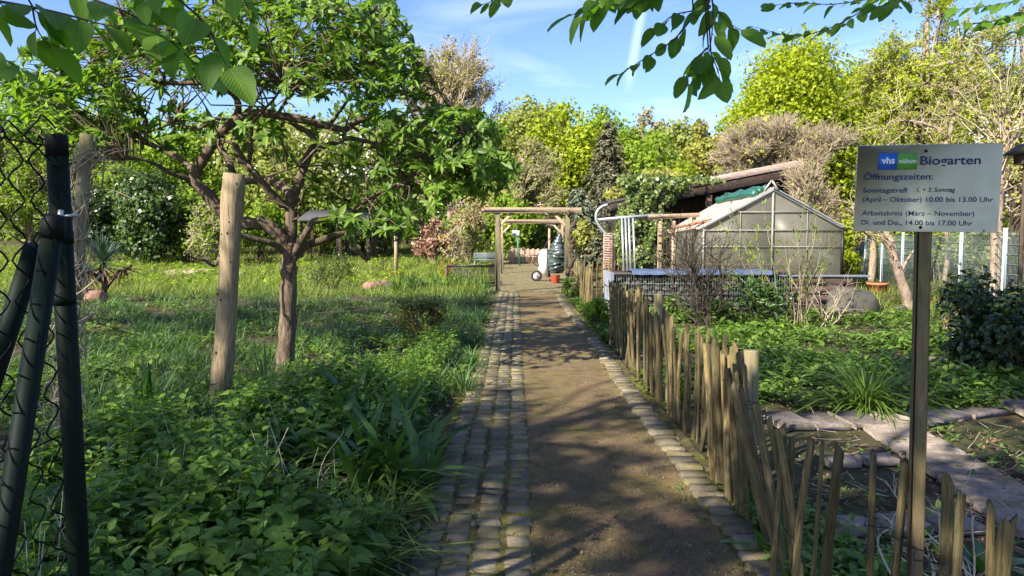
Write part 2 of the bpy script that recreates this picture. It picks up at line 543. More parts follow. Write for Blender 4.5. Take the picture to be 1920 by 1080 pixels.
M['rubber'] = flat_mat("rubber_tyre", (.02, .02, .02), .8, 0, .2, 10)
M['rim'] = flat_mat("pale_rim", (.55, .55, .53), .5, 0, .1, 10)
M['tarp'] = flat_mat("dark_green_film", (.055, .075, .075), .28, 0, .3, 5, .7)
M['redplastic'] = flat_mat("red_plastic", (.42, .07, .035), .4, 0, .1, 5)
M['roll'] = flat_mat("green_shade_mat", (.02, .10, .07), .4, 0, .3, 6, .5)
M['tile'] = flat_mat("terracotta", (.42, .16, .07), .8, 0, .2, 10)
M['brick'] = stone_mat("old_brick", (.26, .17, .14), (.33, .22, .18), (.40, .28, .23), 14)
M['shedwall'] = wood_mat("shade_toned_wall_boards", (.02, .015, .012), (.04, .03, .024), (.07, .05, .04), (3, 8, 1), .9)  # shadow inside the shed is put into the near-black board colour
M['glazebar'] = flat_mat("dull_glazing_bar", (.27, .26, .22), .6, .1, .2, 6)
M['alufr'] = flat_mat("greenhouse_frame", (.40, .385, .35), .45, .3, .12, 6)
M['white'] = flat_mat("white_board", (.80, .80, .78), .4, 0, .04, 5)
M['greenpole'] = flat_mat("green_stick", (.03, .20, .13), .5, 0, .1, 5)
M['wire'] = flat_mat("rusty_wire", (.05, .042, .036), .6, .4, .3, 30)
M['reed'] = wood_mat("woven_reed", (.28, .19, .13), (.45, .32, .23), (.55, .42, .31), (30, 30, 2), .9)
M['roofgrey'] = flat_mat("grey_felt", (.07, .07, .075), 1.0, 0, .25, 5, .0)

def sheet_mat(name, col, alpha_trans, rough=.35):
    m, t, b, o = mat(name)
    n1 = noise(t, coords(t, 'Object'), 3, 5, .6)
    c = ramp(t, n1, [(.3, tuple(x * .85 for x in col)), (.7, col)])
    t.links.new(c, b.inputs['Base Color']); b.inputs['Roughness'].default_value = rough
    tr = t.nodes.new('ShaderNodeBsdfTransparent'); tr.inputs[0].default_value = (.86, .88, .84, 1)
    tl = t.nodes.new('ShaderNodeBsdfTranslucent'); t.links.new(c, tl.inputs['Color'])
    m1 = t.nodes.new('ShaderNodeMixShader'); m1.inputs[0].default_value = .4
    t.links.new(b.outputs[0], m1.inputs[1]); t.links.new(tl.outputs[0], m1.inputs[2])
    ms = t.nodes.new('ShaderNodeMixShader'); ms.inputs[0].default_value = alpha_trans
    t.links.new(m1.outputs[0], ms.inputs[1]); t.links.new(tr.outputs[0], ms.inputs[2]); t.links.new(ms.outputs[0], o.inputs[0])
    return m
M['pane'] = sheet_mat("hazy_polycarbonate", (.43, .405, .33), .64)
M['roofpane'] = sheet_mat("corrugated_polycarbonate", (.66, .60, .50), .12)
M['skysheet'] = flat_mat("sky_tinted_sheet", (.07, .10, .17), .6, 0, .25, 4, .2)  # sky reflected by the cover sheet is put into its blue colour

L = {}
L['medlar'] = leaf_mat("medlar_leaf", [(.075, .14, .018), (.13, .225, .026), (.20, .31, .038)], .42, .45)
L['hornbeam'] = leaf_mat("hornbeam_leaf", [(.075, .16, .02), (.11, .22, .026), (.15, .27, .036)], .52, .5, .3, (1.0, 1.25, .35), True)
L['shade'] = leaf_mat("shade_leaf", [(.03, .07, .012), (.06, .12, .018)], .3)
L['yellow'] = leaf_mat("yellow_green_leaf", [(.20, .25, .016), (.31, .38, .022), (.42, .47, .035)], .48, .6, .2, (1, 1, .4))
L['fresh'] = leaf_mat("fresh_green_leaf", [(.16, .23, .028), (.24, .34, .04), (.32, .41, .055)], .48, .6, .2)
L['pale'] = leaf_mat("pale_green_leaf", [(.20, .225, .06), (.29, .32, .09), (.38, .40, .13)], .48, .6, .2)
L['mid'] = leaf_mat("mid_green_leaf", [(.09, .14, .02), (.15, .225, .03), (.23, .31, .045)], .42, .5, .3)
L['dark'] = leaf_mat("evergreen_leaf", [(.02, .045, .010), (.055, .10, .018), (.13, .20, .03)], .15, .4, .5)
L['ivy'] = leaf_mat("ivy_leaf", [(.022, .045, .010), (.07, .115, .015), (.20, .24, .05)], .2, .4, .45)
L['fir'] = leaf_mat("grey_fir_needles", [(.075, .08, .05), (.14, .14, .085), (.22, .21, .13)], .1, .7, .15)
L['spruce'] = leaf_mat("blue_spruce_needles", [(.09, .12, .085), (.17, .20, .14), (.25, .27, .18)], .1, .7, .15)
L['olive'] = leaf_mat("olive_buds", [(.17, .16, .04), (.28, .27, .06), (.36, .36, .08)], .3, .6, .2)
L['blossom'] = leaf_mat("white_blossom", [(.62, .60, .52), (.78, .76, .70)], .3, .6, .2, (.7, .7, .7))
L['pink'] = leaf_mat("pink_brown_shoots", [(.28, .14, .09), (.42, .24, .17), (.5, .33, .24)], .3, .6, .2, (.8, .6, .5))
L['orange'] = leaf_mat("orange_flowers", [(.55, .14, .02), (.65, .25, .03)], .2, .6, .2, (.8, .5, .3))
L['yflower'] = leaf_mat("yellow_flowers", [(.65, .5, .02), (.75, .62, .05)], .2, .6, .2, (.8, .7, .2))
L['redbrown'] = leaf_mat("bronze_leaf", [(.05, .075, .012), (.10, .10, .015), (.18, .10, .02)], .25, .5, .3)
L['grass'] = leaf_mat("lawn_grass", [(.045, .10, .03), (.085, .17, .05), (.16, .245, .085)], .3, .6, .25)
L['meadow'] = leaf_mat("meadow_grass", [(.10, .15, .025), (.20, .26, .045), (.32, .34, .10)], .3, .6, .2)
L['nettle'] = leaf_mat("nettle_leaf", [(.07, .135, .020), (.125, .22, .034), (.20, .32, .052)], .38, .5, .35)
L['strap'] = leaf_mat("strap_leaf", [(.03, .075, .018), (.055, .125, .024), (.10, .19, .035)], .3, .38, .5)
L['cover'] = leaf_mat("ground_cover_leaf", [(.05, .095, .014), (.10, .18, .026), (.19, .26, .05)], .3, .5, .35)
L['holly'] = leaf_mat("dark_ivy_leaf", [(.012, .028, .010), (.028, .055, .014), (.06, .10, .02)], .12, .35, .5)
L['yucca'] = leaf_mat("yucca_leaf", [(.035, .065, .04), (.07, .12, .075), (.12, .18, .11)], .1, .45, .4)
L['dead'] = leaf_mat("dry_brown_leaf", [(.07, .045, .028), (.16, .10, .06), (.30, .21, .13)], .15, .8, .15, (1, .8, .6))
# ================================================================== the setting
def grid_sheet(name, xs, ys, mt, zoff=0.0, amp=0.0, kind='structure', seed=0):
    xs = np.asarray(xs, float); ys = np.asarray(ys, float)
    X, Y = np.meshgrid(xs, ys, indexing='ij')
    Z = gz(Y) + zoff
    if amp:
        Z = Z + amp * (np.sin(X * 3.1 + seed) * np.cos(Y * 2.3) + .6 * np.sin(X * 7.3 + Y * 5.1 + seed)) * np.exp(-Y / 60)
    mb = MB()
    n = len(ys)
    i, j = np.meshgrid(np.arange(len(xs) - 1), np.arange(n - 1), indexing='ij')
    f = np.stack([i * n + j, (i + 1) * n + j, (i + 1) * n + j + 1, i * n + j + 1], -1).reshape(-1, 4)
    mb.add(np.stack([X, Y, Z], -1), f)
    o = mb.build(name, mt, smooth=True)
    o['kind'] = kind
    return o
gx = np.concatenate([np.linspace(-300, -22, 12), np.linspace(-20, 20, 100), np.linspace(22, 300, 12)])
gy = np.concatenate([np.linspace(-60, -3, 12), np.linspace(-2, 26, 110), np.linspace(27, 70, 40), np.linspace(75, 400, 14)])
grid_sheet('ground', gx, gy, M['soil'], -.02, .012)
grid_sheet('path', np.linspace(.09, 1.07, 8), np.linspace(-2, 22, 80), M['path'], .012, .004)
grid_sheet('cobble_bedding', np.linspace(-.60, .09, 6), np.linspace(-2, 22, 80), M['joint'], .012, .003)
grid_sheet('edge_bedding', np.linspace(1.07, 1.34, 4), np.linspace(-2, 22, 80), M['joint'], .010, .004)

def sett(mb, x, y, sx, sy, z, h, yaw=0.0, tilt=0.0):
    """one worn stone: domed top, irregular corners"""
    k = 5
    u = np.linspace(-1, 1, k)
    U, V = np.meshgrid(u, u, indexing='ij')
    e = np.maximum(np.abs(U), np.abs(V))
    r = 1 - .14 * (np.abs(U) * np.abs(V)) ** 3
    jit = rng.normal(size=(2, k, k)) * .045
    px_ = (U * r + 1.5 * jit[0] * (e > .9)) * sx / 2; py_ = (V * r + 1.5 * jit[1] * (e > .9)) * sy / 2
    Z = h * (1 - .35 * e ** 5) + rng.normal(size=(k, k)) * h * .12 + tilt * V * sy
    Z = np.where(e > .95, -h * .7, Z)
    inner = (e > .4) & (e < .6)
    px_ = np.where(inner, px_ * 1.62, px_); py_ = np.where(inner, py_ * 1.62, py_)
    c, s_ = math.cos(yaw), math.sin(yaw)
    v = np.stack([x + px_ * c - py_ * s_, y + px_ * s_ + py_ * c, z + Z], -1)
    i, j = np.meshgrid(np.arange(k - 1), np.arange(k - 1), indexing='ij')
    f = np.stack([i * k + j, (i + 1) * k + j, (i + 1) * k + j + 1, i * k + j + 1], -1).reshape(-1, 4)
    mb.add(v, f)
mb = MB()
y0 = [1.0] * 4
for c in range(4):
    y = .8 + rng.uniform(0, .12)
    while y < 21.4:
        ln = rng.uniform(.105, .165)
        wv = .012 * math.sin(y * .9 + c)
        if not (y > 16 and rng.random() < .12):
            sett(mb, -.45 + .15 * c + .008 + wv + rng.normal() * .004, y + ln / 2, .141 + rng.normal() * .009, ln - .011, .012, .009 + rng.normal() * .004,
                 rng.normal() * .04, rng.normal() * .05)
        y += ln
mb.build('cobble_strip', M['cobble'], smooth=False)['kind'] = 'structure'
mb = MB()
y = .8
while y < 20.5:
    ln = rng.uniform(.10, .17)
    if not (11.0 < y < 12.6 and rng.random() < .6):
        sett(mb, 1.17 + .02 * math.sin(y * .7) + rng.normal() * .01, y + ln / 2, .20 + rng.normal() * .015, ln - .012, .010, .022 + rng.normal() * .005, rng.normal() * .05, rng.normal() * .06)
    y += ln
mb.build('edging_stones', M['cobble'])['kind'] = 'structure'

# mossy gravel clearing beyond the arch
ys = np.linspace(21.9, 41, 50); mb = MB(); vv = []
for i, y in enumerate(ys):
    l = -.75 - .25 * math.sin(y * .9) - max(0, y - 26) * .02; r = 2.4 + .3 * math.sin(y * 1.3) + max(0, y - 24) * .12
    for k in range(5): vv.append((l + (r - l) * k / 4, y, gzf(y) + .008))
mb.add(vv, [(i * 5 + k, i * 5 + k + 1, (i + 1) * 5 + k + 1, (i + 1) * 5 + k) for i in range(len(ys) - 1) for k in range(4)])
mb.build('clearing', M['clearing'], smooth=True)['kind'] = 'structure'
mb = MB()
for k in range(8): mb.box((-.4 + k * .25, 21.75 + rng.normal() * .01, .02), (.23, .09, .07), None, .012)
mb.build('kerb_stones', M['cobble'])['kind'] = 'structure'

# slab paths of the right-hand beds
mb = MB()
def slab_run(p, q, n, wd, gap=.035):
    p = np.array(p[:2]); q = np.array(q[:2]); d = (q - p); L_ = np.linalg.norm(d); d /= L_
    for i in range(n):
        c = p + d * L_ * (i + .5) / n
        yaw = math.atan2(d[1], d[0]) + rng.normal() * .025
        Rm = np.array(Matrix.Rotation(yaw, 3, 'Z') @ Matrix.Rotation(rng.normal() * .015, 3, 'X'))
        mb.box((c[0], c[1], .010 + rng.normal() * .007), (L_ / n - gap, wd, .05), Rm, .004)
slab_run(G(1440, 795), G(1640, 790), 3, .45)
slab_run(G(1620, 775), G(1990, 1010), 6, .43)
slab_run(G(1700, 790), G(1880, 765), 2, .32)
slab_run(G(1735, 672), G(1990, 790), 5, .48)
slab_run(G(1540, 870), G(1680, 868), 2, .16)
slab_run(G(1540, 995), G(1830, 985), 3, .2)
mb.build('slab_path', M['slab'])['kind'] = 'structure'

# ================================================================== chain-link fence by the entrance
YP = 2.0
XP = PX(122, YP)
f = thing('chain_link_fence', 'dark green chain link fence with braced round post at left edge', 'fence', (XP, YP, 0))
mb = MB(); ztop = ZY(252, YP)
mb.tube([(XP + .005, YP, -.05), (XP, YP, .9), (XP - .012, YP, ztop - .03)], .0275, 20)
for z in (ztop - .30, ztop - .47): mb.tube([(XP - .008, YP, z), (XP - .009, YP, z + .035)], .0295, 20)
o = mb.build('post', M['greenpost'], f, True)
mb = MB(); mb.tube([(XP - .012, YP, ztop - .06), (XP - .012, YP, ztop - .004), (XP - .012, YP, ztop)], [.0285, .0285, .027], 20)
mb.build('cap', M['cap'], o)
tp = at(100, 425, 1.90); bt = np.array((PX(8, 1.62) - .01, 1.62, -.05))
bt = tp + (at(-2, 1080, 1.70) - tp) * 1.9
mb = MB(); mb.tube([tp, bt], .026, 18); o = mb.build('brace', M['greenpost'], f, True)
d = norm((tp - bt)[None])[0]
mb = MB(); mb.tube([tp - d * .035, tp + d * .018, tp + d * .03], [.0295, .0295, .022], 18)
mb.build('cap', M['cap'], o)
mb = MB(); mb.tube([tp + d * .028 + (.012, 0, 0), tp + d * .033 + (.05, .02, 0.0)], .004, 8); mb.tube([tp + d * .02 + (.014, 0, 0), tp + d * .045 + (.014, 0, 0.0)], .007, 6)
mb.build('bolt', M['steel'], o)
tp2 = at(66, 462, 2.0); bt2 = tp2 + (at(-30, 760, 2.06) - tp2) * 2.6
mb = MB(); mb.tube([tp2, bt2], .027, 18); mb.build('brace', M['greenpost'], f, True)
# the woven wires run along the fence, towards the camera
mb = MB()
pit_y, pit_z = .072, .105
nW = 12
for k in range(nW):
    yb = YP - .045 - k * pit_y
    pts = []
    nz = int(ztop / (pit_z / 2)) + 2
    for i in range(nz):
        z = .03 + i * pit_z / 2
        if z > ztop + .02: break
        s_ = 1 if (i + k) % 2 else -1
        pts.append((XP - .035 + .004 * s_ + .01 * math.sin(z * 2 + k), yb - s_ * pit_y * .5 + .006 * math.sin(3 * z), z))
    top = pts[-1]
    pts += [(top[0], top[1] - .012, top[2] + .022), (top[0] + .004, top[1] - .022, top[2] + .006)]
    mb.tube(spline(pts, 3), .0027, 5, False)
for z in (.35, 1.0, ztop - .03):
    mb.tube(spline([(XP - .035, YP + .02, z), (XP - .04, YP - .3, z - .004), (XP - .03, YP - .9, z + .004)], 4), .0023, 5)
mb.tube(spline([(XP - .02, YP + .01, ztop + .02), (XP - .035, YP - .02, ztop + .05), (XP - .03, YP - .05, ztop + .03), (XP - .04, YP - .1, ztop - .02)], 4), .0026, 5)
mb.tube(spline([(XP + .034, YP - .01, ztop - .08), (XP, YP - .036, ztop - .085), (XP - .036, YP - .03, ztop - .05), (XP - .06, YP - .12, ztop + .02)], 4), .0026, 5)
mb.build('wire_mesh', M['cap'], f)

# old wooden post wrapped in dry twigs behind it
b = G(108, 905); tpp = at(163, 252, b[1])
p = thing('wooden_post', 'rough wooden post wound with dry twigs behind dark green fence post', 'post', b)
mb = MB(); mb.tube([b - (0, 0, .1), b * .75 + tpp * .25, (b + tpp) / 2 + (.01, 0, 0), tpp], [.045, .043, .038, .040], 9, True, .06)
mb.build('shaft', M['post'], p)
mb = MB()
for k in range(70):
    t_ = rng.uniform(.0, .62) if k < 50 else rng.uniform(.6, .95)
    c = b + (tpp - b) * t_; a0 = rng.uniform(0, 6.28); n = 7; rr = rng.uniform(.05, .14 if t_ < .6 else .09)
    pts = [c + np.array((rr * (1 + .25 * rng.normal()) * math.cos(a0 + i * .8), rr * math.sin(a0 + i * .8), (i - 3) * rng.uniform(-.05, .08))) for i in range(n)]
    mb.tube(spline(pts, 3), rng.uniform(.002, .006), 4)
for k in range(14):
    c = b + (tpp - b) * rng.uniform(.72, .95); d = np.array((rng.uniform(-.2, .45), rng.uniform(-.15, .15), rng.uniform(-.1, .2)))
    mb.tube(spline([c, c + d * .5 + (0, 0, .05), c + d], 4), [.003, .003, .003, .0025, .0025, .002, .002, .0015, .001], 4)
mb.build('dry_twigs', M['twigpink'], p)

# peeled log stake beside the old tree
b = G(408, 752); tpp = at(442, 326, b[1])
p = thing('log_stake', 'tall peeled log stake standing in front of gnarled fruit tree', 'stake', b)
mb = MB()
zs = np.linspace(0, 1, 14)
pts = [b - (0, 0, .15) + (tpp - b + (0, 0, .15)) * t_ + (.012 * math.sin(5 * t_), 0, 0) for t_ in zs]
mb.tube(pts, [.098 + .006 * math.sin(9 * t_) + .006 * rng.normal() for t_ in zs], 18, True, .02)
o = mb.build('shaft', M['stake'], p, True)
for q in o.data.polygons:
    if len(q.vertices) == 3: q.use_smooth = False
for k in range(16):
    mb = MB(); t_ = rng.uniform(.1, .97); a_ = rng.uniform(-2.6, -.5)
    c = b + (tpp - b) * t_ + np.array((.096 * math.cos(a_), .096 * math.sin(a_), 0))
    mb.tube([c - (0, 0, .014), c, c + (0, 0, .014)], [.002, rng.uniform(.006, .012), .002], 6)
    mb.build('knot', M['darkwood'], p)
mb = MB(); c = b + (tpp - b) * .085
mb.tube([c + (.104 * math.cos(a_), .104 * math.sin(a_), .015 * math.cos(a_)) for a_ in np.linspace(0, 6.3, 24)], .004, 5)
mb.build('wire_loop', M['wire'], p)

# ================================================================== paling fence along the path
def fx(y):
    return float(np.interp(y, [1.2, 2.0, 2.7, 3.4, 4.3, 5.2, 7.2, 9, 11.2, 14, 16, 19, 21.5], [1.13, 1.13, 1.12, 1.25, 1.33, 1.42, 1.36, 1.43, 1.5, 1.56, 1.6, 1.66, 1.74]))
pf = thing('paling_fence', 'near length of paling fence with leaning split pickets along the path', 'fence', (fx(4.3), 4.3, 0))
variants = []
def picket_mesh(k):
    mb = MB(); n = 7
    zs = np.linspace(-.12, 1, n)
    sides = int(rng.integers(5, 8)); wd = rng.uniform(.017, .024)
    a = np.sort(rng.uniform(0, 1, sides) * .6 + np.arange(sides)) * 2 * math.pi / sides
    prof = np.stack([np.cos(a) * wd * 1.15, np.sin(a) * wd * .75], 1) * (1 + rng.normal(size=(sides, 1)) * .15)
    bow = rng.normal() * .012; bw2 = rng.normal() * .008
    v = []
    for i, z in enumerate(zs):
        q = prof * (1 + rng.normal(size=prof.shape) * .05) * (1 - .08 * z)
        for c in q: v.append((c[0] + bow * math.sin(3 * z), c[1] + bw2 * math.sin(4 * z), z + (rng.normal() * .012 + c[0] * .6 if i == n - 1 else 0)))
    f_ = [(i * sides + j, i * sides + (j + 1) % sides, (i + 1) * sides + (j + 1) % sides, (i + 1) * sides + j) for i in range(n - 1) for j in range(sides)]
    top = len(v); v.append(np.mean(v[-sides:], 0))
    f3 = [((n - 1) * sides + j, (n - 1) * sides + (j + 1) % sides, top) for j in range(sides)]
    mb.add(v, f_, f3)
    o = mb.build('picket', M['picket'])
    return o
pk_protos = [picket_mesh(k) for k in range(14)]
used = set()
def put_picket(parent, x, y, h, lx=0.0, ly=0.0, wide=1.0):
    k = int(rng.integers(len(pk_protos)))
    src = pk_protos[k]
    if k in used:
        o = src.copy(); COL.objects.link(o)
    else:
        o = src; used.add(k)
    o.parent = parent
    pl = parent.location
    o.location = (x - pl.x, y - pl.y, 0 - pl.z)
    o.rotation_euler = (-ly, lx, rng.uniform(0, 6.28))
    o.rotation_mode = 'ZYX'
    o.scale = (wide, wide, h)
    return o
# x is where the pale foot stands; lean as offset of the top
def picket_at(parent, x, y, h, dx, dy, wide=1.0):
    o = put_picket(parent, x, y, h, 0, 0, wide)
    d = Vector((dx, dy, h))
    q = d.to_track_quat('Z', 'Y')
    o.rotation_mode = 'QUATERNION'
    o.rotation_quaternion = q @ Matrix.Rotation(rng.uniform(0, 6.28), 3, 'Z').to_quaternion()
    return o
for (px, py) in ((1480, 822), (1530, 822), (1567, 830), (1602, 838), (1640, 848), (1692, 868), (1808, 920), (1882, 950), (1914, 975)):
    xx = 1.13; Y = F * xx / (px - 969)
    picket_at(pf, xx - rng.uniform(.0, .035) - (.05 if px < 1610 else 0), Y, ZY(py, Y), .02 if px > 1610 else .05, rng.normal() * .015, .72)
picket_at(pf, 1.20, 2.10, ZY(850, 2.1), 0, .02, .8)
picket_at(pf, 1.20, 1.98, ZY(890, 1.98), .0, .0, .85)
for (bx, by, tx, ty, h) in ((1.26, 3.35, 1.10, 3.52, .86), (1.27, 3.42, 1.12, 3.62, .84), (1.24, 3.22, 1.13, 3.4, .80), (1.22, 3.05, 1.12, 3.18, .78), (1.2, 2.92, 1.1, 3.0, .76),
                            (1.28, 3.55, 1.13, 3.75, .84), (1.30, 3.68, 1.17, 3.85, .85), (1.24, 3.1, 1.16, 3.12, .74), (1.2, 2.98, 1.15, 2.99, .72)):
    picket_at(pf, bx, by, h, tx - bx, ty - by, .85)
for k in range(9):                      # the leaning bundle by the round post
    by = 3.85 + k * .09
    picket_at(pf, 1.29 + rng.normal() * .02, by, rng.uniform(.82, .95), -.05 + rng.normal() * .03, .12 - .025 * k + rng.normal() * .03, 1.15)
for k in range(34):
    by = 4.55 + k * .084 + rng.normal() * .02
    ln = .20 if 4.7 < by < 5.6 else .05
    picket_at(pf, fx(by) + rng.normal() * .022, by, rng.uniform(.79, .92), rng.normal() * .04, -ln * .7 + rng.normal() * .07, rng.uniform(.68, 1.0))
for k in range(28):
    by = 7.45 + k * .152 + rng.normal() * .03
    picket_at(pf, fx(by) + rng.normal() * .025, by, rng.uniform(.86, 1.0), rng.normal() * .035, rng.normal() * .06, rng.uniform(.7, .95))
pf2 = thing('paling_fence', 'far length of the paling fence ending at the right arch post', 'fence', (fx(18), 18, 0))
for k in range(22):
    by = 15.0 + k * .29
    picket_at(pf2, fx(by) + rng.normal() * .03, by, rng.uniform(.88, 1.0), rng.normal() * .03, rng.normal() * .05, 1.25)
mb = MB()
for zz in (.3, .65): mb.tube([(fx(y) + .028 * math.cos(y * 9), y, zz + .02 * math.sin(y * 3)) for y in np.arange(14.8, 21.4, .12)], .003, 4)
mb.build('wire', M['wire'], pf2)
for (y, h, x) in ((4.28, .90, 1.40), (7.25, 1.02, 1.43), (1.92, .5, 1.24)):
    mb = MB(); mb.tube([(x, y, -.1), (x + .005, y, h * .5), (x, y, h - .01), (x, y, h)], [.048, .047, .046, .042], 14, True, .01)
    mb.build('round_post', M['post'], pf, True)
for (zz, nm) in ((.30, 'wire'), (.63, 'wire')):
    mb = MB()
    yy = np.arange(1.4, 11.9, .07)
    for ph in (0, math.pi):
        pts = [(fx(y) + .024 * math.cos(y * 45 + ph), y, zz + .012 * math.sin(y * 23 + ph) + .03 * math.sin(y * 1.7) + .05 * math.sin(y * .8)) for y in yy]
        mb.tube(pts, .0022, 4)
    mb.build(nm, M['wire'], pf)

# pale paling fence across, beyond the paling fence
Y2 = 20.4
f2 = thing('picket_fence', 'pale picket fence across the bed between arch post and stone gabion', 'fence', (2.3, Y2, 0))
for px in range(1088, 1170, 8):
    picket_at(f2, PX(px, Y2), Y2, .98 + rng.normal() * .03, rng.normal() * .02, 0, 1.0)
mb = MB()
for z in (.25, .75): mb.beam((PX(1082, Y2), Y2 + .03, z), (PX(1172, Y2), Y2 + .03, z), .012, .03)
mb.build('rail', M['picket'], f2)

# ================================================================== the notice board
YS = 2.06
c4 = {}
yl, yr = 2.11, 2.01
for k, (px, py, Y) in {'tl': (1604, 273, yl), 'bl': (1604, 433, yl), 'tr': (1877, 267, yr), 'br': (1875, 437.5, yr)}.items(): c4[k] = Vector(at(px, py, Y))
org = (c4['bl'] + c4['br'] + c4['tl'] + c4['tr']) / 4
ux = ((c4['br'] - c4['bl']) + (c4['tr'] - c4['tl'])).normalized()
uz = Vector((0, 0, 1)); uz = (uz - ux * uz.dot(ux)).normalized()
un = ux.cross(uz)                     # from the panel towards the reader
if un.y > 0: un = -un
SW = (c4['br'] - c4['bl']).length; SH = (c4['tl'] - c4['bl']).length
SRm = Matrix((ux, uz, un)).transposed()   # columns: right, up, out
fb = at(1724, 1080, 2.06); ftop = at(1736, 437, 2.075)
bs = Vector((float(fb[0]) - .005, 2.06, 0))
sg = thing('notice_board', 'white notice board with opening hours on brown wooden post', 'sign', bs)
pe = org - un * .027
mb = MB(); mb.beam((bs.x, 2.06, -.2), (pe.x, pe.y, org.z + SH * .48), .038, .038, (0.25, 1, 0), .004)
mb.build('post', M['signpost'], sg)
mb = MB(); mb.box(org, (SW, SH, .004), np.array(SRm), .0012)
m_, t_, b_, o_ = mat("white_sign_panel")
n_ = noise(t_, coords(t_, 'Object'), 14, 6, .7)
t_.links.new(ramp(t_, n_, [(.25, (.46, .50, .41)), (.5, (.60, .64, .54)), (.7, (.66, .70, .61))]), b_.inputs['Base Color'])
b_.inputs['Roughness'].default_value = .6; b_.inputs['Specular IOR Level'].default_value = .2
M['panel'] = m_
panel = mb.build('panel', M['panel'], sg)
def sgn(px, py):
    """sign coordinates of a point of the photographed panel, millimetric layout of the print"""
    u = (px - 1604) / 272.0; tl = 273 - 6 * u; bl = 433 + 4.5 * u
    v = (bl - py) / (bl - tl)
    return (u - .5) * SW, (v - .5) * SH
M['ink'] = flat_mat("dark_blue_print", (.016, .035, .11), .7, 0, .05, 10, .1)
M['blackink'] = flat_mat("black_pen", (.012, .012, .014), .7, 0, .05, 10, .1)
M['logoblue'] = flat_mat("logo_blue", (.02, .12, .50), .35, 0, .05, 10)
M['logogreen'] = flat_mat("logo_green", (.09, .32, .05), .35, 0, .05, 10)
M['whiteink'] = flat_mat("white_print", (.75, .77, .78), .4, 0, .03, 10)
def sign_quad(name, px0, py0, px1, py1, mt, lift=.0029):
    (a, b2), (c, d) = sgn(px0, py1), sgn(px1, py0)
    mb = MB(); P = [org + ux * x + uz * y + un * lift for x, y in ((a, b2), (c, b2), (c, d), (a, d))]
    P2 = [q - un * .0007 for q in P]
    mb.add([tuple(q) for q in P + P2], [(0, 1, 2, 3), (0, 4, 5, 1), (1, 5, 6, 2), (2, 6, 7, 3), (3, 7, 4, 0)])
    return mb.build(name, mt, sg)
def sign_text(txt, px0, px1, py_base, cap_px, mt, lift=.0033, bold=.012, lean=0.0):
    cu = bpy.data.curves.new('lettering', 'FONT'); cu.body = txt; cu.size = 1; cu.offset = bold; cu.shear = lean
    cu.resolution_u = 4
    o = bpy.data.objects.new('lettering', cu); COL.objects.link(o)
    bpy.context.view_layer.update()
    wd = o.dimensions.x
    bb = [Vector(c) for c in o.bound_box]; x0 = min(c.x for c in bb)
    a, yb = sgn(px0, py_base); c, _ = sgn(px1, py_base)
    sx = (c - a) / wd
    sy = (cap_px / 163 * SH) / .69
    cu.materials.append(mt)
    Mt = Matrix.Translation(org + ux * (a - x0 * sx) + uz * yb + un * lift - Vector(sg.location)) @ SRm.to_4x4() @ Matrix.Diagonal((sx, sy, 1, 1))
    dg = bpy.context.evaluated_depsgraph_get()
    me = bpy.data.meshes.new_from_object(o.evaluated_get(dg)); bpy.data.objects.remove(o)
    me.transform(Mt); me.name = 'lettering'
    o = bpy.data.objects.new('lettering', me); COL.objects.link(o); o.parent = sg
    return o
sign_quad('logo_block', 1646.5, 287, 1682, 318.5, M['logoblue'])
sign_quad('logo_block', 1683.3, 286.5, 1720, 318, M['logogreen'])
sign_text('vhs', 1652, 1677, 306.5, 12, M['whiteink'], .0036, .02)
sign_text('mülheim', 1685.5, 1718, 306, 8, M['whiteink'], .0036, .0)
sign_text('Biogarten', 1726, 1837, 308.5, 15.5, M['ink'], .0033, .014)
sign_text('Öffnungszeiten:', 1619, 1751, 337, 11.5, M['ink'], .0033, .011)
sign_text('Sonntagstreff', 1619, 1705, 361, 9, M['ink'], .0033, .009)
sign_text('1. + 3. Sonntag', 1722, 1794, 359.5, 8, M['blackink'], .0033, .008, .2)
sign_text('(April – Oktober) 10.00 bis 13.00 Uhr', 1619, 1864, 378, 9, M['ink'], .0033, .009)
sign_text('Arbeitskreis (März – November)', 1619, 1831, 403.5, 9, M['ink'], .0033, .003)
sign_text('Di. und Do., 14.00 bis 17.00 Uhr', 1619, 1829, 421, 9, M['ink'], .0033, .009)
for (px, py, r_) in ((1735.5, 283, .0042), (1733, 427, .0042), (1850, 434, .0022)):
    x, y = sgn(px, py); c = org + ux * x + uz * y
    mb = MB(); mb.tube([c + un * .001, c + un * .004, c + un * .0055], [r_, r_, r_ * .5], 12)
    mb.build('screw', M['cap'], sg)

# ================================================================== wooden arch over the path
YA = 21.8
def arch(name, label, Y, xl, xr, zt, px_over, pw, mts):
    a = thing(name, label, 'arch', ((xl + xr) / 2, Y, gzf(Y)), 'wooden arches over the path')
    z0 = gzf(Y) - .1
    for x in (xl, xr):
        mb = MB(); mb.box((x, Y, (z0 + zt - .06) / 2), (pw, pw, zt - .06 - z0), None, .012); mb.build('post', mts[0], a)
    mb = MB(); mb.beam((px_over[0], Y - pw / 2 - .035, zt), (px_over[1], Y - pw / 2 - .035, zt + .0), .065, .15, bevel=.008)
    mb.build('beam', mts[1], a)
    mb = MB(); mb.beam((px_over[0] - .1, Y + pw / 2 + .035, zt - .02), (px_over[1] + .02, Y + pw / 2 + .035, zt - .02), .065, .13, bevel=.008)
    mb.build('beam', mts[1], a)
    for x, s_ in ((xl, 1), (xr, -1)):
        mb = MB(); mb.beam((x + s_ * .06, Y, zt - .48), (x + s_ * .44, Y, zt - .07), .07, .09, bevel=.006); mb.build('brace', mts[1], a)
    return a
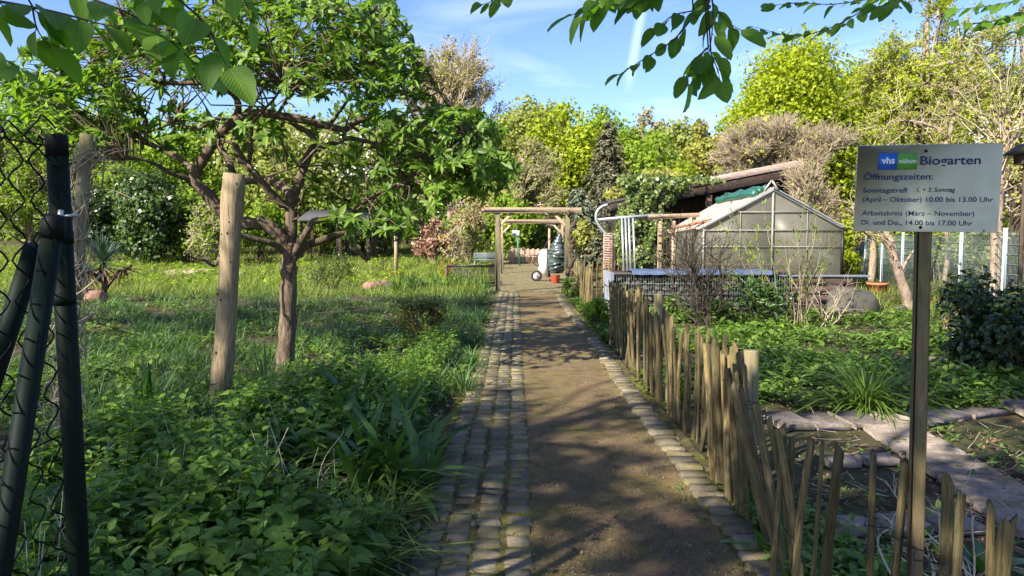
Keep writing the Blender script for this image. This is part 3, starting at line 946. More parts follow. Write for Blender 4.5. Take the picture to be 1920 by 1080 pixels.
ar = arch('wooden_arch', 'nearer square timber arch with diagonal braces across the path', YA, PX(933, YA), PX(1064, YA), 2.48, (PX(908, YA), PX(1090, YA)), .15, (M['post'], M['beam']))
# ivy stems and lumps on the right post
mb = MB(); xr = PX(1066, YA)
for k in range(26):
    z = rng.uniform(.4, 2.5); c = np.array((xr + rng.uniform(-.04, .16), YA - .13, z)); r_ = rng.uniform(.03, .09)
    mb.tube([c - (0, 0, r_ * 1.4), c - (0, 0, r_ * .6), c + (.02, 0, r_ * .5), c + (0, 0, r_ * 1.3)], [r_ * .3, r_, r_ * .9, r_ * .2], 6, True, .2)
v_ = mb.build('climber_knots', M['barkdark'], ar)
arch('garden_arch', 'farther timber arch seen through the nearer arch', 31.0, PX(941, 31), PX(1054, 31), ZY(415, 31), (PX(938, 31), PX(1058, 31)), .11, (M['beam'], M['beam']))

# wheelbarrow tipped up on its nose against the arch post, tray side facing left
YB = 27.0; gb = gzf(YB)
def wb(px, py, dy=0.0): return at(px, py, YB + dy)
wbo = thing('wheelbarrow', 'white wheelbarrow propped up on its end beside the arch', 'wheelbarrow', (PX(1012, YB), YB, gb))
mb = MB()
# tray: closed bottom on the left (small face), wide mouth on the right (dark inside)
sm = [wb(1010, 472, -.18), wb(1010, 472, .18), wb(1009, 505, .20), wb(1009, 505, -.20)]
lg = [wb(1024, 466, -.32), wb(1024, 466, .32), wb(1026, 521, .34), wb(1026, 521, -.34)]
v = np.array(sm + lg)
inn = v.copy(); ctr = v.mean(0); inn = ctr + (v - ctr) * .95; inn[4:, 0] = v[4:, 0] + .004; inn[:4, 0] += .03
mb.add(np.vstack([v, inn]), [(3, 2, 1, 0), (0, 1, 5, 4), (1, 2, 6, 5), (2, 3, 7, 6), (3, 0, 4, 7), (8, 9, 10, 11), (12, 13, 9, 8), (13, 14, 10, 9), (14, 15, 11, 10), (15, 12, 8, 11),
                             (4, 5, 13, 12), (5, 6, 14, 13), (6, 7, 15, 14), (7, 4, 12, 15)])
mb.build('tray', M['tub'], wbo)
mb = MB(); vi = inn[4:].copy(); vi[:, 0] += .02  # added black collar and plate, standing for the shaded inside of the tray
mb.add(np.vstack([vi, vi + (.10, 0, 0)]), [(0, 1, 5, 4), (1, 2, 6, 5), (2, 3, 7, 6), (3, 0, 4, 7), (3, 2, 1, 0)])
mb.build('tray_mouth_shade', M['blackmetal'], wbo)
wc = wb(1006, 516.5); rw = .20
wc[2] = gb + rw
mb = MB(); mb.tube([wc + (rw * .82 * math.cos(a_), 0, rw * .82 * math.sin(a_)) for a_ in np.linspace(0, 2 * math.pi, 25)], .042, 8, False)
wh = mb.build('wheel', M['rubber'], wbo, True)
mb = MB(); mb.tube([wc - (0, .02, 0), wc + (0, .02, 0)], .13, 20); mb.tube([wc - (0, .07, 0), wc + (0, .07, 0)], .03, 10)
mb.build('rim', M['rim'], wh)
for dy in (-.2, .2):
    mb = MB()
    mb.tube(spline([wc + (0, dy * .4, 0), wb(1012, 508, dy), wb(1007, 485, dy), wb(1008, 478, dy), wb(1019, 468, dy), wb(1027, 452, dy), wb(1032, 446, dy)], 4), .018, 7)
    mb.build('handle', M['blackmetal'], wbo, True)
for dy in (-.16, .16):
    mb = MB(); mb.tube(spline([wb(1009, 500, dy), wb(1001, 494, dy), wb(995, 482, dy), wb(998, 478, dy), wb(1010, 480, dy)], 4), .016, 7); mb.build('leg', M['blackmetal'], wbo, True)

# film-wrapped bundle and red bucket at the post
YT = 26.2
tb = thing('wrapped_bundle', 'bundle wrapped in shiny dark film beside the wheelbarrow', 'bundle', (PX(1048, YT), YT, gzf(YT)))
mb = MB(); prof = [(438, 1050, 3), (446, 1049, 6), (455, 1047, 9), (463, 1046, 12), (472, 1046, 15), (480, 1045, 15), (488, 1044, 14), (495, 1045, 17), (503, 1047, 17), (508, 1049, 12), (512, 1050, 5)]
pts = []; rr = []
for (py, px, hw) in prof: pts.append(at(px, py, YT)); rr.append(hw / F * YT)
n0 = len(pts); sp = spline(pts, 4); rs = np.interp(np.arange(len(sp)) / 4, np.arange(n0), rr)
rs = rs * (1 + .10 * np.sin(np.arange(len(sp)) * 1.9))
mb.tube(sp, rs, 16, True, .17)
mb.build('film', M['tarp'], tb, False)
mb = MB()
for i in (9, 17, 25, 33): mb.tube([sp[i] + (rs[i] * 1.05 * math.cos(a_), rs[i] * 1.05 * math.sin(a_), .09 * math.cos(a_ + i)) for a_ in np.linspace(0, 6.3, 18)], .012, 5)
mb.build('string', M['blackmetal'], tb)
YK = 26.0; bc = thing('bucket', 'red plastic bucket on the ground under the wrapped bundle', 'bucket', (PX(1041, YK), YK, gzf(YK)))
mb = MB(); c = np.array((PX(1041, YK), YK, gzf(YK)))
mb.tube([c, c + (0, 0, .02), c + (.01, 0, .28), c + (.01, 0, .30), c + (.01, 0, .30), c + (.01, 0, .05)], [.12, .14, .17, .185, .165, .13], 16, False)
mb.build('pail', M['redplastic'], bc, True)
mb = MB(); mb.tube([c + (.01 + .18 * math.cos(a_), 0, .29 - .16 * math.sin(a_) * .6) for a_ in np.linspace(0, math.pi, 10)], .006, 5); mb.build('handle', M['blackmetal'], bc)

# ---------------------------------------------------------------- wire-mesh benches
def bench(label, x0, x1, Y, zs, zt, mt, frame, facing=-1, legs=True):
    wt = .013 if mt is M['blackmetal'] else .008
    o = thing('mesh_bench', label, 'bench', ((x0 + x1) / 2, Y, gzf(Y)), 'wire mesh benches')
    z0 = gzf(Y)
    mb = MB(); n = 26; q = 10
    lo, hi = z0 + zs + .08, z0 + zt
    for i in range(n + 1):
        x = x0 + (x1 - x0) * i / n; mb.beam((x, Y, lo), (x, Y + .06, hi), wt, wt)
    for i in range(q + 1):
        z = lo + (hi - lo) * i / q; mb.beam((x0, Y + .06 * i / q, z), (x1, Y + .06 * i / q, z), wt, wt)
    mb.build('backrest', mt, o)
    mb = MB()
    for i in range(n + 1):
        x = x0 + (x1 - x0) * i / n; mb.beam((x, Y, z0 + zs), (x, Y + facing * .42, z0 + zs), .007, .007)
    for i in range(7): mb.beam((x0, Y + facing * .42 * i / 6, z0 + zs + .007), (x1, Y + facing * .42 * i / 6, z0 + zs + .007), .007, .007)
    mb.build('seat', mt, o)
    mb = MB()
    P = [(x0, Y, z0 + zs), (x0, Y + .06, hi + .02), (x1, Y + .06, hi + .02), (x1, Y, z0 + zs)]
    fr_ = .036 if mt is M['blackmetal'] else .022
    for a_, b_ in zip(P, P[1:]): mb.tube([a_, b_], fr_, 8)
    mb.tube([P[0], P[3]], fr_, 8); mb.build('frame', frame, o, True)
    if legs:
        for x in (x0 + .04, x1 - .04):
            for y in (Y, Y + facing * .4):
                mb = MB(); mb.tube([(x, y, z0 - .03), (x, y, z0 + zs)], .02, 8); mb.build('leg', frame, o, True)
    return o
YC = 24.6
bench('black framed wire mesh bench with its low back towards the path', PX(838, YC), PX(929, YC), YC, .12, ZY(500, YC) - gzf(YC), M['blackmetal'], M['blackmetal'], 1)
YC = 34.0
bench('grey blue mesh bench on the grass left of the arch', PX(889, YC), PX(945, YC), YC, .42, ZY(476, YC) - gzf(YC), M['bench'], M['bench'], -1)
bench('grey mesh bench glimpsed behind the right arch post', PX(1074, YC), PX(1097, YC), YC + .4, .42, ZY(474, YC) - gzf(YC), M['bench'], M['bench'], -1)

# ---------------------------------------------------------------- small things of the middle distance
YW = 38.0
wf = thing('woven_edging', 'low woven reed screen edging a bed beyond the arches', 'fence', (PX(990, YW), YW, gzf(YW)))
mb = MB()
for i, px in enumerate(np.arange(955, 1034, 1.5)):
    zt = ZY(465 + 1.2 * math.sin(i) + (2 if px > 985 else 0), YW); x = PX(px, YW)
    mb.tube([(x, YW + .03 * math.sin(i), gzf(YW) - .05), (x, YW + .03 * math.sin(i), zt)], .021, 5)
mb.build('reeds', M['reed'], wf)
mb = MB(); mb.tube([(PX(954, YW), YW - .05, gzf(YW) + .35), (PX(1034, YW), YW - .05, gzf(YW) + .37)], .02, 5); mb.build('rail', M['reed'], wf)

YL = 36.0
ls = thing('bed_label', 'small white board on a green stick beyond the farther arch', 'sign', (PX(974, YL), YL, gzf(YL)))
mb = MB(); mb.tube([(PX(975, YL), YL, gzf(YL)), at(969, 440, YL)], .035, 7); mb.build('stick', M['greenpole'], ls)
mb = MB(); c = at(967, 437, YL - .06); mb.box(c, (.36, .02, .27), np.array(Matrix.Rotation(.08, 3, 'Y')), .01); mb.build('board', M['white'], ls)

YF = 33.0
bf = thing('bird_table', 'bird table with small roof on a pole beyond the nearer arch', 'bird feeder', (PX(1030, YF), YF, gzf(YF)))
mb = MB(); mb.tube([(PX(1030, YF), YF, gzf(YF)), (PX(1030, YF), YF, ZY(425, YF))], .055, 8); mb.build('pole', M['beam'], bf)
mb = MB(); c = at(1031, 421.5, YF); mb.box(c, (.32, .32, .14), None, .01); mb.build('house', M['roofedge'], bf)
mb = MB(); c = at(1031, 413.5, YF)
v = [(c[0] + sx * .30, c[1] + sy * .25, c[2] - .09) for sx in (-1, 1) for sy in (-1, 1)] + [(c[0] + sx * .30, c[1], c[2] + .12) for sx in (-1, 1)]
mb.add(v, [(0, 1, 4, 4), (0, 2, 5, 4), (1, 4, 5, 3), (0, 1, 3, 2)][1:], [(0, 4, 1), (2, 3, 5)]); mb.build('roof', M['darkwood'], bf)

YO = 31.0
op = thing('carved_pole', 'pale wooden pole with carved face top in the meadow', 'pole', (PX(742, YO), YO, gzf(YO)))
mb = MB(); x = PX(742, YO); mb.tube([(x, YO, gzf(YO) - .05), (x + .01, YO, 1.2), (x, YO, ZY(417, YO))], [.085, .08, .075], 10, True, .05); mb.build('shaft', M['beam'], op)
mb = MB(); c = at(742, 408, YO)
mb.tube([c - (0, 0, .22), c - (0, 0, .12), c + (0, 0, .05), c + (0, 0, .14), c + (0, 0, .19)], [.09, .14, .17, .12, .03], 12, True, .06)
for s_ in (-1, 1): mb.tube(spline([c + (s_ * .10, 0, .1), c + (s_ * .25, 0, .2), c + (s_ * .36, 0, .10)], 4), [.05, .05, .045, .04, .035, .03, .025, .02, .01], 6)
h_ = mb.build('carved_head', M['beam'], op, True)
for s_ in (-1, 1):
    mb = MB(); e = c + (s_ * .065, -.14, .03); mb.tube([e, e - (0, .05, 0)], [.04, .035], 8); mb.build('eye_hole', M['darkwood'], op)

YH = 40.0; gh = gzf(YH)
hu = thing('garden_shelter', 'small open shelter with grey felt roof on brown posts behind fruit tree', 'shelter', (PX(640, YH), YH, gh))
x0, x1 = PX(566, YH), PX(700, YH)
mb = MB(); z = ZY(412, YH)
mb.add([(x0, YH - .8, z), (x1, YH - .8, z), (x1, YH + 1.6, z + .62), (x0, YH + 1.6, z + .62), (x0, YH - .8, z - .1), (x1, YH - .8, z - .1), (x1, YH + 1.6, z + .52), (x0, YH + 1.6, z + .52)],
       [(0, 1, 2, 3), (7, 6, 5, 4), (0, 4, 5, 1), (1, 5, 6, 2), (2, 6, 7, 3), (3, 7, 4, 0)])
mb.build('roof', M['roofgrey'], hu)
for px in (572, 640, 694):
    for dy in (-.6, 1.4):
        mb = MB(); x = PX(px, YH); mb.box((x, YH + dy, (gh + z) / 2 + dy * .1), (.24 if px == 640 else .14, .14, z - gh + dy * .26), None, .01); mb.build('post', M['sleeper'], hu)

# stones in the grass
def rock(name, label, cat, c, size, mt, group=None, seed=0, sub=3, rough_=.16):
    bm = bmesh.new(); bmesh.ops.create_icosphere(bm, subdivisions=sub, radius=1)
    r2 = np.random.default_rng(seed); K = r2.normal(size=(7, 3)) * 1.6; A = r2.uniform(0, 6, 7)
    pl = norm(r2.normal(size=(9, 3))); pd = r2.uniform(.62, .95, 9)
    for v in bm.verts:
        p = np.array(v.co)
        for n_, d_ in zip(pl, pd):
            e = p.dot(n_) - d_
            if e > 0: p -= n_ * e * .9
        p *= 1 + rough_ * .35 * sum(math.sin(k.dot(p) * 2 + a) for k, a in zip(K, A)) / 3
        v.co = p * np.array(size)
    me = bpy.data.meshes.new(name); bm.to_mesh(me); bm.free(); me.materials.append(mt)
    o = bpy.data.objects.new(name, me); COL.objects.link(o); o.location = [float(q) for q in c]
    tag(o, label, cat, group)
    return o
for k, (px, py, s, lab) in enumerate(((694, 541, .22, 'leftmost of the reddish stones at the lawn edge'), (714, 538, .27, 'largest reddish stone in the middle at the lawn edge'), (733, 541, .18, 'dark small stone right of the reddish stones'))):
    q = G(px, py + 3); rock('lawn_stone', lab, 'stone', (q[0], q[1], .08), (s * 1.2, s, s * .9), M['redstone'] if k < 2 else M['boulder'], 'stones at the lawn edge', k + 3)
q = G(368, 513); rock('flat_stone', 'long flat pinkish stone lying in the sunny lawn', 'stone', (q[0], q[1], gzf(q[1]) + .03), (1.5, .6, .2), M['paletone'], None, 21)
q = G(448, 516); rock('flat_stone', 'short pinkish stone right of the log stake in the lawn', 'stone', (q[0], q[1], gzf(q[1]) + .02), (.28, .25, .14), M['paletone'], None, 22)
q = G(1610, 600); rock('boulder', 'big grey boulder at the corner of the brown sleeper wall', 'boulder', (q[0], q[1] + .4, .22), (.58, .42, .44), M['boulder'], None, 43, 4, .07)
q = G(1690, 590); rock('boulder', 'small grey stone in the herbs right of the big boulder', 'stone', (q[0], q[1], .05), (.16, .15, .16), M['boulder'], None, 44)

# ================================================================== right side: gabion, greenhouse, shed
YG = 14.6; xg0 = PX(1152, YG); xg1 = PX(1490, YG); hg = .90
ga = thing('gabion_bed', 'raised gabion of dark stones in wire mesh with metal end plate', 'gabion', ((xg0 + xg1) / 2, YG + .7, 0))
mb = MB()
def cob(c, s):
    v = runit(14) * np.array(s) * rng.uniform(.75, 1.1, (14, 1))
    bm = bmesh.new()
    for p in v: bm.verts.new(p)
    bmesh.ops.convex_hull(bm, input=bm.verts)
    for g in [q for q in bm.verts if not q.link_faces]: bm.verts.remove(g)
    bm.verts.ensure_lookup_table(); bm.verts.index_update()
    mb.add([tuple(np.array(q.co) + c) for q in bm.verts], None, [[q.index for q in f_.verts] for f_ in bm.faces])
    bm.free()
for z in np.arange(.06, .86, .105):
    x = xg0 + .05
    while x < xg1:
        wd = rng.uniform(.09, .2)
        cob(np.array((x + wd / 2, YG + .13 + rng.normal() * .02, z + rng.normal() * .01)), (wd * .6, .1, .068))
        x += wd * .95
mb.box(((xg0 + xg1) / 2, YG + .75, .42), (xg1 - xg0 - .1, 1.1, .8))
mb.build('stones', M['gabion'], ga)
mb = MB()
for x in np.arange(xg0, xg1, .05): mb.beam((x, YG, 0), (x, YG, hg), .005, .005, (1, 0, 0))
for z in np.arange(.05, hg + .01, .212): mb.beam((xg0, YG - .006, z), (xg1, YG - .006, z), .008, .008)
mb.build('wire_mesh', M['greysteel'], ga)
mb = MB(); mb.box((xg0 - .012, YG + .72, .45), (.02, 1.44, .93), None, .004); mb.box((xg0 - .03, YG + .02, .45), (.05, .05, .94), None, .006)
for z in (.28, .60): mb.box((xg0 - .03, YG + .72, z), (.02, 1.4, .03))
mb.build('end_plate', M['steel'], ga)
mb = MB(); mb.box(((xg0 + xg1) / 2 + .0, YG + .72, hg - .02), (xg1 - xg0, 1.46, .02)); mb.build('soil_top', M['darkwood'], ga)
xa, xb = PX(1185, YG), PX(1448, YG)
mb = MB()
nx = 30
vv = []; ff = []
for i in range(nx + 1):
    x = xa + (xb - xa) * i / nx
    for j, (y, z) in enumerate(((YG - .07, hg - .03), (YG - .06, hg + .035), (YG + .5, hg + .05 + .012 * math.sin(i * .9)), (YG + 1.3, hg + .04))): vv.append((x, y, z + .006 * math.sin(i * 2.1 + j)))
for i in range(nx):
    for j in range(3): ff.append((i * 4 + j, (i + 1) * 4 + j, (i + 1) * 4 + j + 1, i * 4 + j + 1))
mb.add(vv, ff); cv = mb.build('cover_sheet', M['skysheet'], ga, True)

# sleeper wall in front of the greenhouse
YR = 15.6
x0, x1 = xg1 + .02, PX(1612, YR)
sw = thing('sleeper_wall', 'brown sleeper retaining wall with flat coping under the greenhouse', 'wall', ((x0 + x1) / 2, YR, 0))
mb = MB()
for k in range(4):
    xs = x0 - .6 + (.0 if k % 2 else -.2)
    while xs < x1 - .2:
        e = min(xs + rng.uniform(.55, .8), x1 - (.12 if k == 3 else 0)); 
        if e - xs > .04: mb.box(((xs + e) / 2, YR + .1 + rng.normal() * .003, .095 + k * .19), (e - xs - .008, .2, .187), None, .004)
        xs = e
mb.build('sleepers', M['sleeper'], sw)
mb = MB(); mb.box(((x0 + x1) / 2 - .25, YR + .14, .79), (x1 - x0 + 1.0, .36, .04), None, .006); mb.build('coping', M['steel'], sw)
mb = MB(); mb.box(((x0 + x1) / 2 - .55, YR + .9, .38), (x1 - x0 + .3, 1.3, .75)); mb.build('fill', M['darkwood'], sw)

# greenhouse
YN, YFAR = 17.0, 20.6
gxl, gxr = PX(1317, YN), PX(1578, YN); gm = PX(1447, YN)
ze, zr, zb = ZY(427, YN), ZY(356, YN), .70
gr = thing('greenhouse', 'small gabled greenhouse with hazy panes and corrugated roof', 'greenhouse', (gm, (YN + YFAR) / 2, 0))
mb = MB(); mb.box((gm, (YN + YFAR) / 2, zb / 2), (gxr - gxl + .1, YFAR - YN + .1, zb)); mb.build('plinth', M['sleeper'], gr)
def gab(z):   # half-width limits at height z
    if z <= ze: return gxl, gxr
    t_ = (z - ze) / (zr - ze); return gxl + (gm - gxl) * t_, gxr + (gm - gxr) * t_
for (y, nm) in ((YN, 'front'), (YFAR, 'back')):
    mb = MB()
    for (a_, b_) in ((gxl, gm - .0), (gm + .0, gxr)):
        lo = [(a_, y, zb), (b_, y, zb)]
        tl_ = ze if a_ == gxl else zr; tr_ = zr if a_ == gxl else ze
        q = [(a_, y, zb), (b_, y, zb), (b_, y, tr_), (a_, y, tl_)]
        mb.add(q + [(p_[0], p_[1] + .008, p_[2]) for p_ in q], [(0, 1, 2, 3), (7, 6, 5, 4), (0, 4, 5, 1), (1, 5, 6, 2), (2, 6, 7, 3), (3, 7, 4, 0)])
    mb.build('gable_pane', M['pane'], gr)
for (x, nm) in ((gxl, 0), (gxr, 1)):
    mb = MB(); mb.box((x, (YN + YFAR) / 2, (zb + ze) / 2), (.008, YFAR - YN - .02, ze - zb)); mb.build('side_pane', M['pane'], gr)
# corrugated roof
for (xe, sgn_) in ((gxl, -1), (gxr, 1)):
    mb = MB(); ny = 120; vv = []
    for i in range(ny + 1):
        y = YN - .08 + (YFAR - YN + .16) * i / ny; wv = .018 * math.sin(i * 2 * math.pi / 6)
        for t_ in (0, .5, 1):
            x = xe + sgn_ * .08 + (gm - xe - sgn_ * .08) * t_; z = ze - .05 + (zr + .03 - ze + .05) * t_
            vv.append((x, y, z + wv + .025))
    mb.add(vv, [(i * 3 + k, (i + 1) * 3 + k, (i + 1) * 3 + k + 1, i * 3 + k + 1) for i in range(ny) for k in range(2)])
    mb.build('roof_sheet', M['roofpane'], gr, True)
mb = MB(); fr = .035
yf = YN - .028
for (a_, b_) in (((gxl, ze), (gm, zr)), ((gm, zr), (gxr, ze))):
    mb.beam((a_[0], yf - .03, a_[1] + .02), (b_[0], yf - .03, b_[1] + .02), .05, .07, bevel=.005)
for x in (gxl + .02,): mb.beam((x, yf, zb), (x, yf, ze), fr, fr, (1, 0, 0))
mb.build('frame', M['alufr'], gr)
mb = MB(); mb.beam((gm, yf, zb), (gm, yf, zr - .05), .04, .04, (1, 0, 0))
for z in (1.42, ):
    mb.beam((gxl, yf - .003, z), (gm - .03, yf - .003, z), .016, .016); mb.beam((gm + .03, yf - .003, z), (gxr, yf - .003, z), .016, .016)
l_, r_ = gab(2.23); mb.beam((l_, yf - .003, 2.23), (r_, yf - .003, 2.23), .02, .02)
mb.beam((gxl, yf - .003, ze - .06), (gxr, yf - .003, ze - .06), .02, .022)
for px in (1387, 1512):
    x = PX(px, YN); zt = ze + (1 - abs(x - gm) / (gm - gxl)) * (zr - ze); mb.beam((x, yf - .001, zb), (x, yf - .001, zt), .010, .012, (1, 0, 0))
mb.build('glazing_bars', M['glazebar'], gr)
mb = MB(); mb.beam((gxr + .01, yf, zb), (gxr + .01, yf, ze), .05, .05, (1, 0, 0)); mb.beam((gxr, YFAR, zb), (gxr, YFAR, ze), .05, .05, (1, 0, 0)); mb.build('corner_bar', M['blackmetal'], gr)
mb = MB(); c = at(1447, 348, YN - .07)
mb.beam(c + (-.0, 0, .12), c + (-.17, 0, -.12), .03, .04); mb.beam(c + (.0, 0, .12), c + (.17, 0, -.12), .03, .04); mb.build('ridge_finial', M['alufr'], gr)
mb = MB()
for (y, z) in ((YN + .9, .98), (YN + .9, .82)): mb.box((gm + .1, y, z), (gxr - gxl - .5, .5, .035))
mb.build('staging', M['beam'], gr)
mb = MB()
for k in range(16):
    x = rng.uniform(gxl + .3, gxr - .3); mb.tube([(x, YN + .8, 1.0), (x, YN + .8, 1.11), (x, YN + .8, 1.12)], [.05, .07, .04], 9)
mb.build('pots', M['tile'], gr)
rm = thing('shade_roll', 'rolled green shade mat lying on the greenhouse ridge', 'shade mat', (gm, YN + .2, zr))
for (dx, dz, r_, y1) in ((-.12, .07, .06, YFAR - .25), (-.36, -.07, .085, YFAR - .35), (-.24, .0, .06, YFAR - .3)):
    mb = MB(); y = np.linspace(YN + .12, y1, 18)
    mb.tube([(gm + dx + .02 * math.sin(q * 4), q, zr + dz + .015 * math.sin(q * 5)) for q in y], [r_ * (1 + .15 * math.sin(q * 6)) for q in y], 10, True, .08)
    mb.build('roll', M['roll'], rm, True)

# shed with single-pitch roof
YD = 22.0
zl, zh = ZY(392, YD), ZY(322, YD); xl, xh = PX(1145, YD), PX(1505, YD); sl_ = (zh - zl) / (xh - xl)
sh = thing('garden_shed', 'timber shed with shade-dark wall and sloping bleached roof edge half under ivy', 'shed', ((xl + xh) / 2, YD + 2, 0))
mb = MB()
xm = PX(1262, YD); zm = zl + sl_ * (xm - xl)
mb.beam((xl, YD, zl + .02), (xh - .1, YD, zh + .03 - .1 * sl_), .04, .25, bevel=.003)
mb.build('lower_fascia', M['darkwood'], sh)
mb = MB(); mb.beam((xl + 1.2, YD - .045, zl + .28 + 1.2 * sl_), (xh - .15, YD - .045, zh + .29 - .15 * sl_), .04, .19, bevel=.003)
mb.build('upper_fascia', M['roofedge'], sh)
mb = MB(); mb.beam((xl, YD + 2.0, zl + .22), (xh - .1, YD + 2.0, zh + .22 - .1 * sl_), 3.9, .07)
mb.build('roof', M['roofgrey'], sh)
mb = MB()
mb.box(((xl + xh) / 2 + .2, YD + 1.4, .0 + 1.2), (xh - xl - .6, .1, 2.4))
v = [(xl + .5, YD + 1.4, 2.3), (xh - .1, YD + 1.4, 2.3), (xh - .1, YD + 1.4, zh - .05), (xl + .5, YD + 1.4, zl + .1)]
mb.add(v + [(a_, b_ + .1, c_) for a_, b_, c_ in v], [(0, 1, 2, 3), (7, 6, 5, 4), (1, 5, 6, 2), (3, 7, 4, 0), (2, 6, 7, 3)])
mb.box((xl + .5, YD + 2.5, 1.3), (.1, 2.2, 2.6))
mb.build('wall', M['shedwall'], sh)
for px in (1160, 1330, 1490):
    mb = MB(); x = PX(px, YD); mb.box((x, YD + .12, (zl + sl_ * (x - xl)) / 2 - .1), (.16, .14, zl + sl_ * (x - xl) - .05), None, .01); mb.build('post', M['sleeper'], sh)
YQ = 21.6
mb = MB(); mb.tube(spline([at(1140, 384, YQ), at(1128, 388, YQ), at(1119, 398, YQ), at(1118, 412, YQ), at(1124, 424, YQ), at(1137, 440, YQ), at(1140, 446, YQ)], 5), .045, 9)
mb.build('downpipe', M['alu'], sh, True)
bp = thing('brick_pillar', 'narrow old brick pillar under the silver downpipe', 'pillar', (PX(1140, YQ), YQ, 0))
mb = MB(); z = 0.0; x = PX(1140, YQ); k = 0
while z < ZY(440, YQ):
    if k % 2: mb.box((x, YQ, z + .033), (.25, .25, .062), None, .006)
    else:
        mb.box((x - .064, YQ, z + .033), (.12, .25, .062), None, .006); mb.box((x + .064, YQ, z + .033), (.12, .25, .062), None, .006)
    z += .072; k += 1
mb.box((x, YQ, z / 2), (.245, .245, z - .02))
mb.build('bricks', M['brick'], bp)

# aluminium tube frame and wooden trellis in front of the shed
YM = 19.0
fm = thing('tube_frame', 'silver tube rail with four hanging upright tubes beside ivy', 'frame', (PX(1180, YM), YM, 0))
mb = MB(); mb.tube([at(1121, 412, YM), at(1180, 407, YM), at(1243, 402, YM)], .04, 10); mb.build('rail', M['alu'], fm, True)
mb = MB(); mb.tube([at(1125, 415, YM - .05), at(1180, 411, YM - .05), at(1240, 406, YM - .05)], .018, 8); mb.build('dark_rail', M['blackmetal'], fm, True)
for px in (1166, 1172.5, 1179, 1187):
    mb = MB(); a_ = at(px, 409, YM - .1); b_ = at(px + 4.5, 492, YM - .35); b_[2] = a_[2] + (b_[2] - a_[2]) * 1.35; mb.tube([a_, b_], .028, 9); mb.build('upright', M['alu'], fm, True)
YV = 18.2
tr = thing('wooden_trellis', 'wooden trellis frame of three posts left of the greenhouse', 'trellis', (PX(1270, YV), YV, 0))
for px, pt in ((1237, 412), (1263, 414), (1301, 400)):
    mb = MB(); x = PX(px, YV); mb.box((x, YV, ZY(pt, YV) / 2), (.09, .09, ZY(pt, YV)), None, .008); mb.build('post', M['beam'], tr)
mb = MB(); mb.beam(at(1215, 407, YV - .08), at(1312, 403, YV - .08), .05, .11, bevel=.006); mb.build('top_rail', M['beam'], tr)
mb = MB()
for py in (441, 455, 470): mb.beam(at(1235, py, YV - .06), at(1265, py, YV - .06), .02, .035)
for px in (1244, 1250, 1256): mb.beam(at(px, 430, YV - .085), at(px, 500, YV - .085), .03, .018, (1, 0, 0))
mb.build('lattice', M['darkwood'], tr)
tl_ = thing('roof_tiles', 'a few orange clay tiles stacked at the greenhouse eave', 'tiles', at(1290, 425, 17.4))
for k in range(6):
    mb = MB(); c = at(1262 + k * 12, 428 - k * 2.6, 17.5); mb.box(c, (.24, .3, .03), np.array(Matrix.Rotation(-.35, 3, 'Y') @ Matrix.Rotation(.2 * k, 3, 'Z')), .008); mb.build('tile', M['tile'], tl_)
# the tiles rest on a board carried by the trellis
mb = MB(); mb.beam(at(1255, 436, 17.5), at(1338, 421, 17.5), .32, .03); mb.beam((PX(1262, 17.5), 17.5, 0), at(1262, 434, 17.5), .05, .05, (1, 0, 0)); mb.build('shelf', M['beam'], tl_)

# grey double-wire fence on the right
pA, pB, pC = np.array((13.9, 30.5, 0)), np.array((12.9, 26.8, 0)), np.array((9.3, 12.0, 0))
wfn = thing('wire_panel_fence', 'tall grey wire panel fence along the right side', 'fence', (10.4, 16.6, 0))
mb = MB(); d_ = pC - pA; Ln = np.linalg.norm(d_[:2]); d_ = d_ / Ln
s_ = 0.0
while s_ < Ln:
    p_ = pA + d_ * s_; mb.beam((p_[0], p_[1], gzf(p_[1]) + .04), (p_[0], p_[1], 1.74 + gzf(p_[1])), .005, .005, (1, 0, 0)); s_ += .06
for z in np.arange(.06, 1.75, .2):
    for o_ in (-.008, .008):
        mb.beam((pA[0] + o_, pA[1], z + gzf(pA[1])), (pC[0] + o_, pC[1], z), .008, .011)
mb.build('wire_panel', M['greysteel'], wfn)
for s_ in np.arange(3.75, Ln, 2.5):
    p_ = pA + d_ * s_
    mb = MB(); mb.box((p_[0] - .05, p_[1], .9), (.06, .06, 1.84), None, .006); mb.build('post', M['paleposts'], wfn)
q = G(1645, 548)
fp = thing('flower_pot', 'terracotta trough standing on the grass near the wire fence', 'flower pot', (q[0], q[1], 0))
mb = MB(); c = np.array((q[0], q[1], 0.0))
mb.tube([c, c + (0, 0, .02), c + (0, 0, .22), c + (0, 0, .22), c + (0, 0, .30), c + (0, 0, .30), c + (0, 0, .12)], [.20, .26, .28, .31, .32, .27, .22], 18, False)
mb.build('pot', M['tile'], fp, True)
mb = MB(); mb.tube([c + (0, 0, .22), c + (0, 0, .25)], [.27, .27], 14); mb.build('potting_soil', M['darkwood'], fp)
# dark bird house on a pole at the right edge
YI = 9.0
bh = thing('bird_house', 'dark bird house on a thin pole at the right edge', 'bird house', (PX(1915, YI), YI, 0))
mb = MB(); x = PX(1916, YI); mb.tube([(x, YI, 0), (x, YI, ZY(300, YI))], .025, 7); mb.build('pole', M['barkdark'], bh)
c = np.array((x, YI, ZY(298, YI)))
mb = MB(); mb.box(c, (.18, .18, .15), None, .005); mb.build('box', M['barkdark'], bh)
mb = MB(); v = [(c[0] + sx * .2, c[1] + sy * .16, c[2] + .05) for sx in (-1, 1) for sy in (-1, 1)] + [(c[0], c[1] + sy * .16, c[2] + .19) for sy in (-1, 1)]
mb.add(v, [(0, 1, 5, 4), (2, 4, 5, 3), (0, 2, 3, 1)], [(0, 4, 2), (1, 3, 5)]); mb.build('roof', M['cap'], bh)
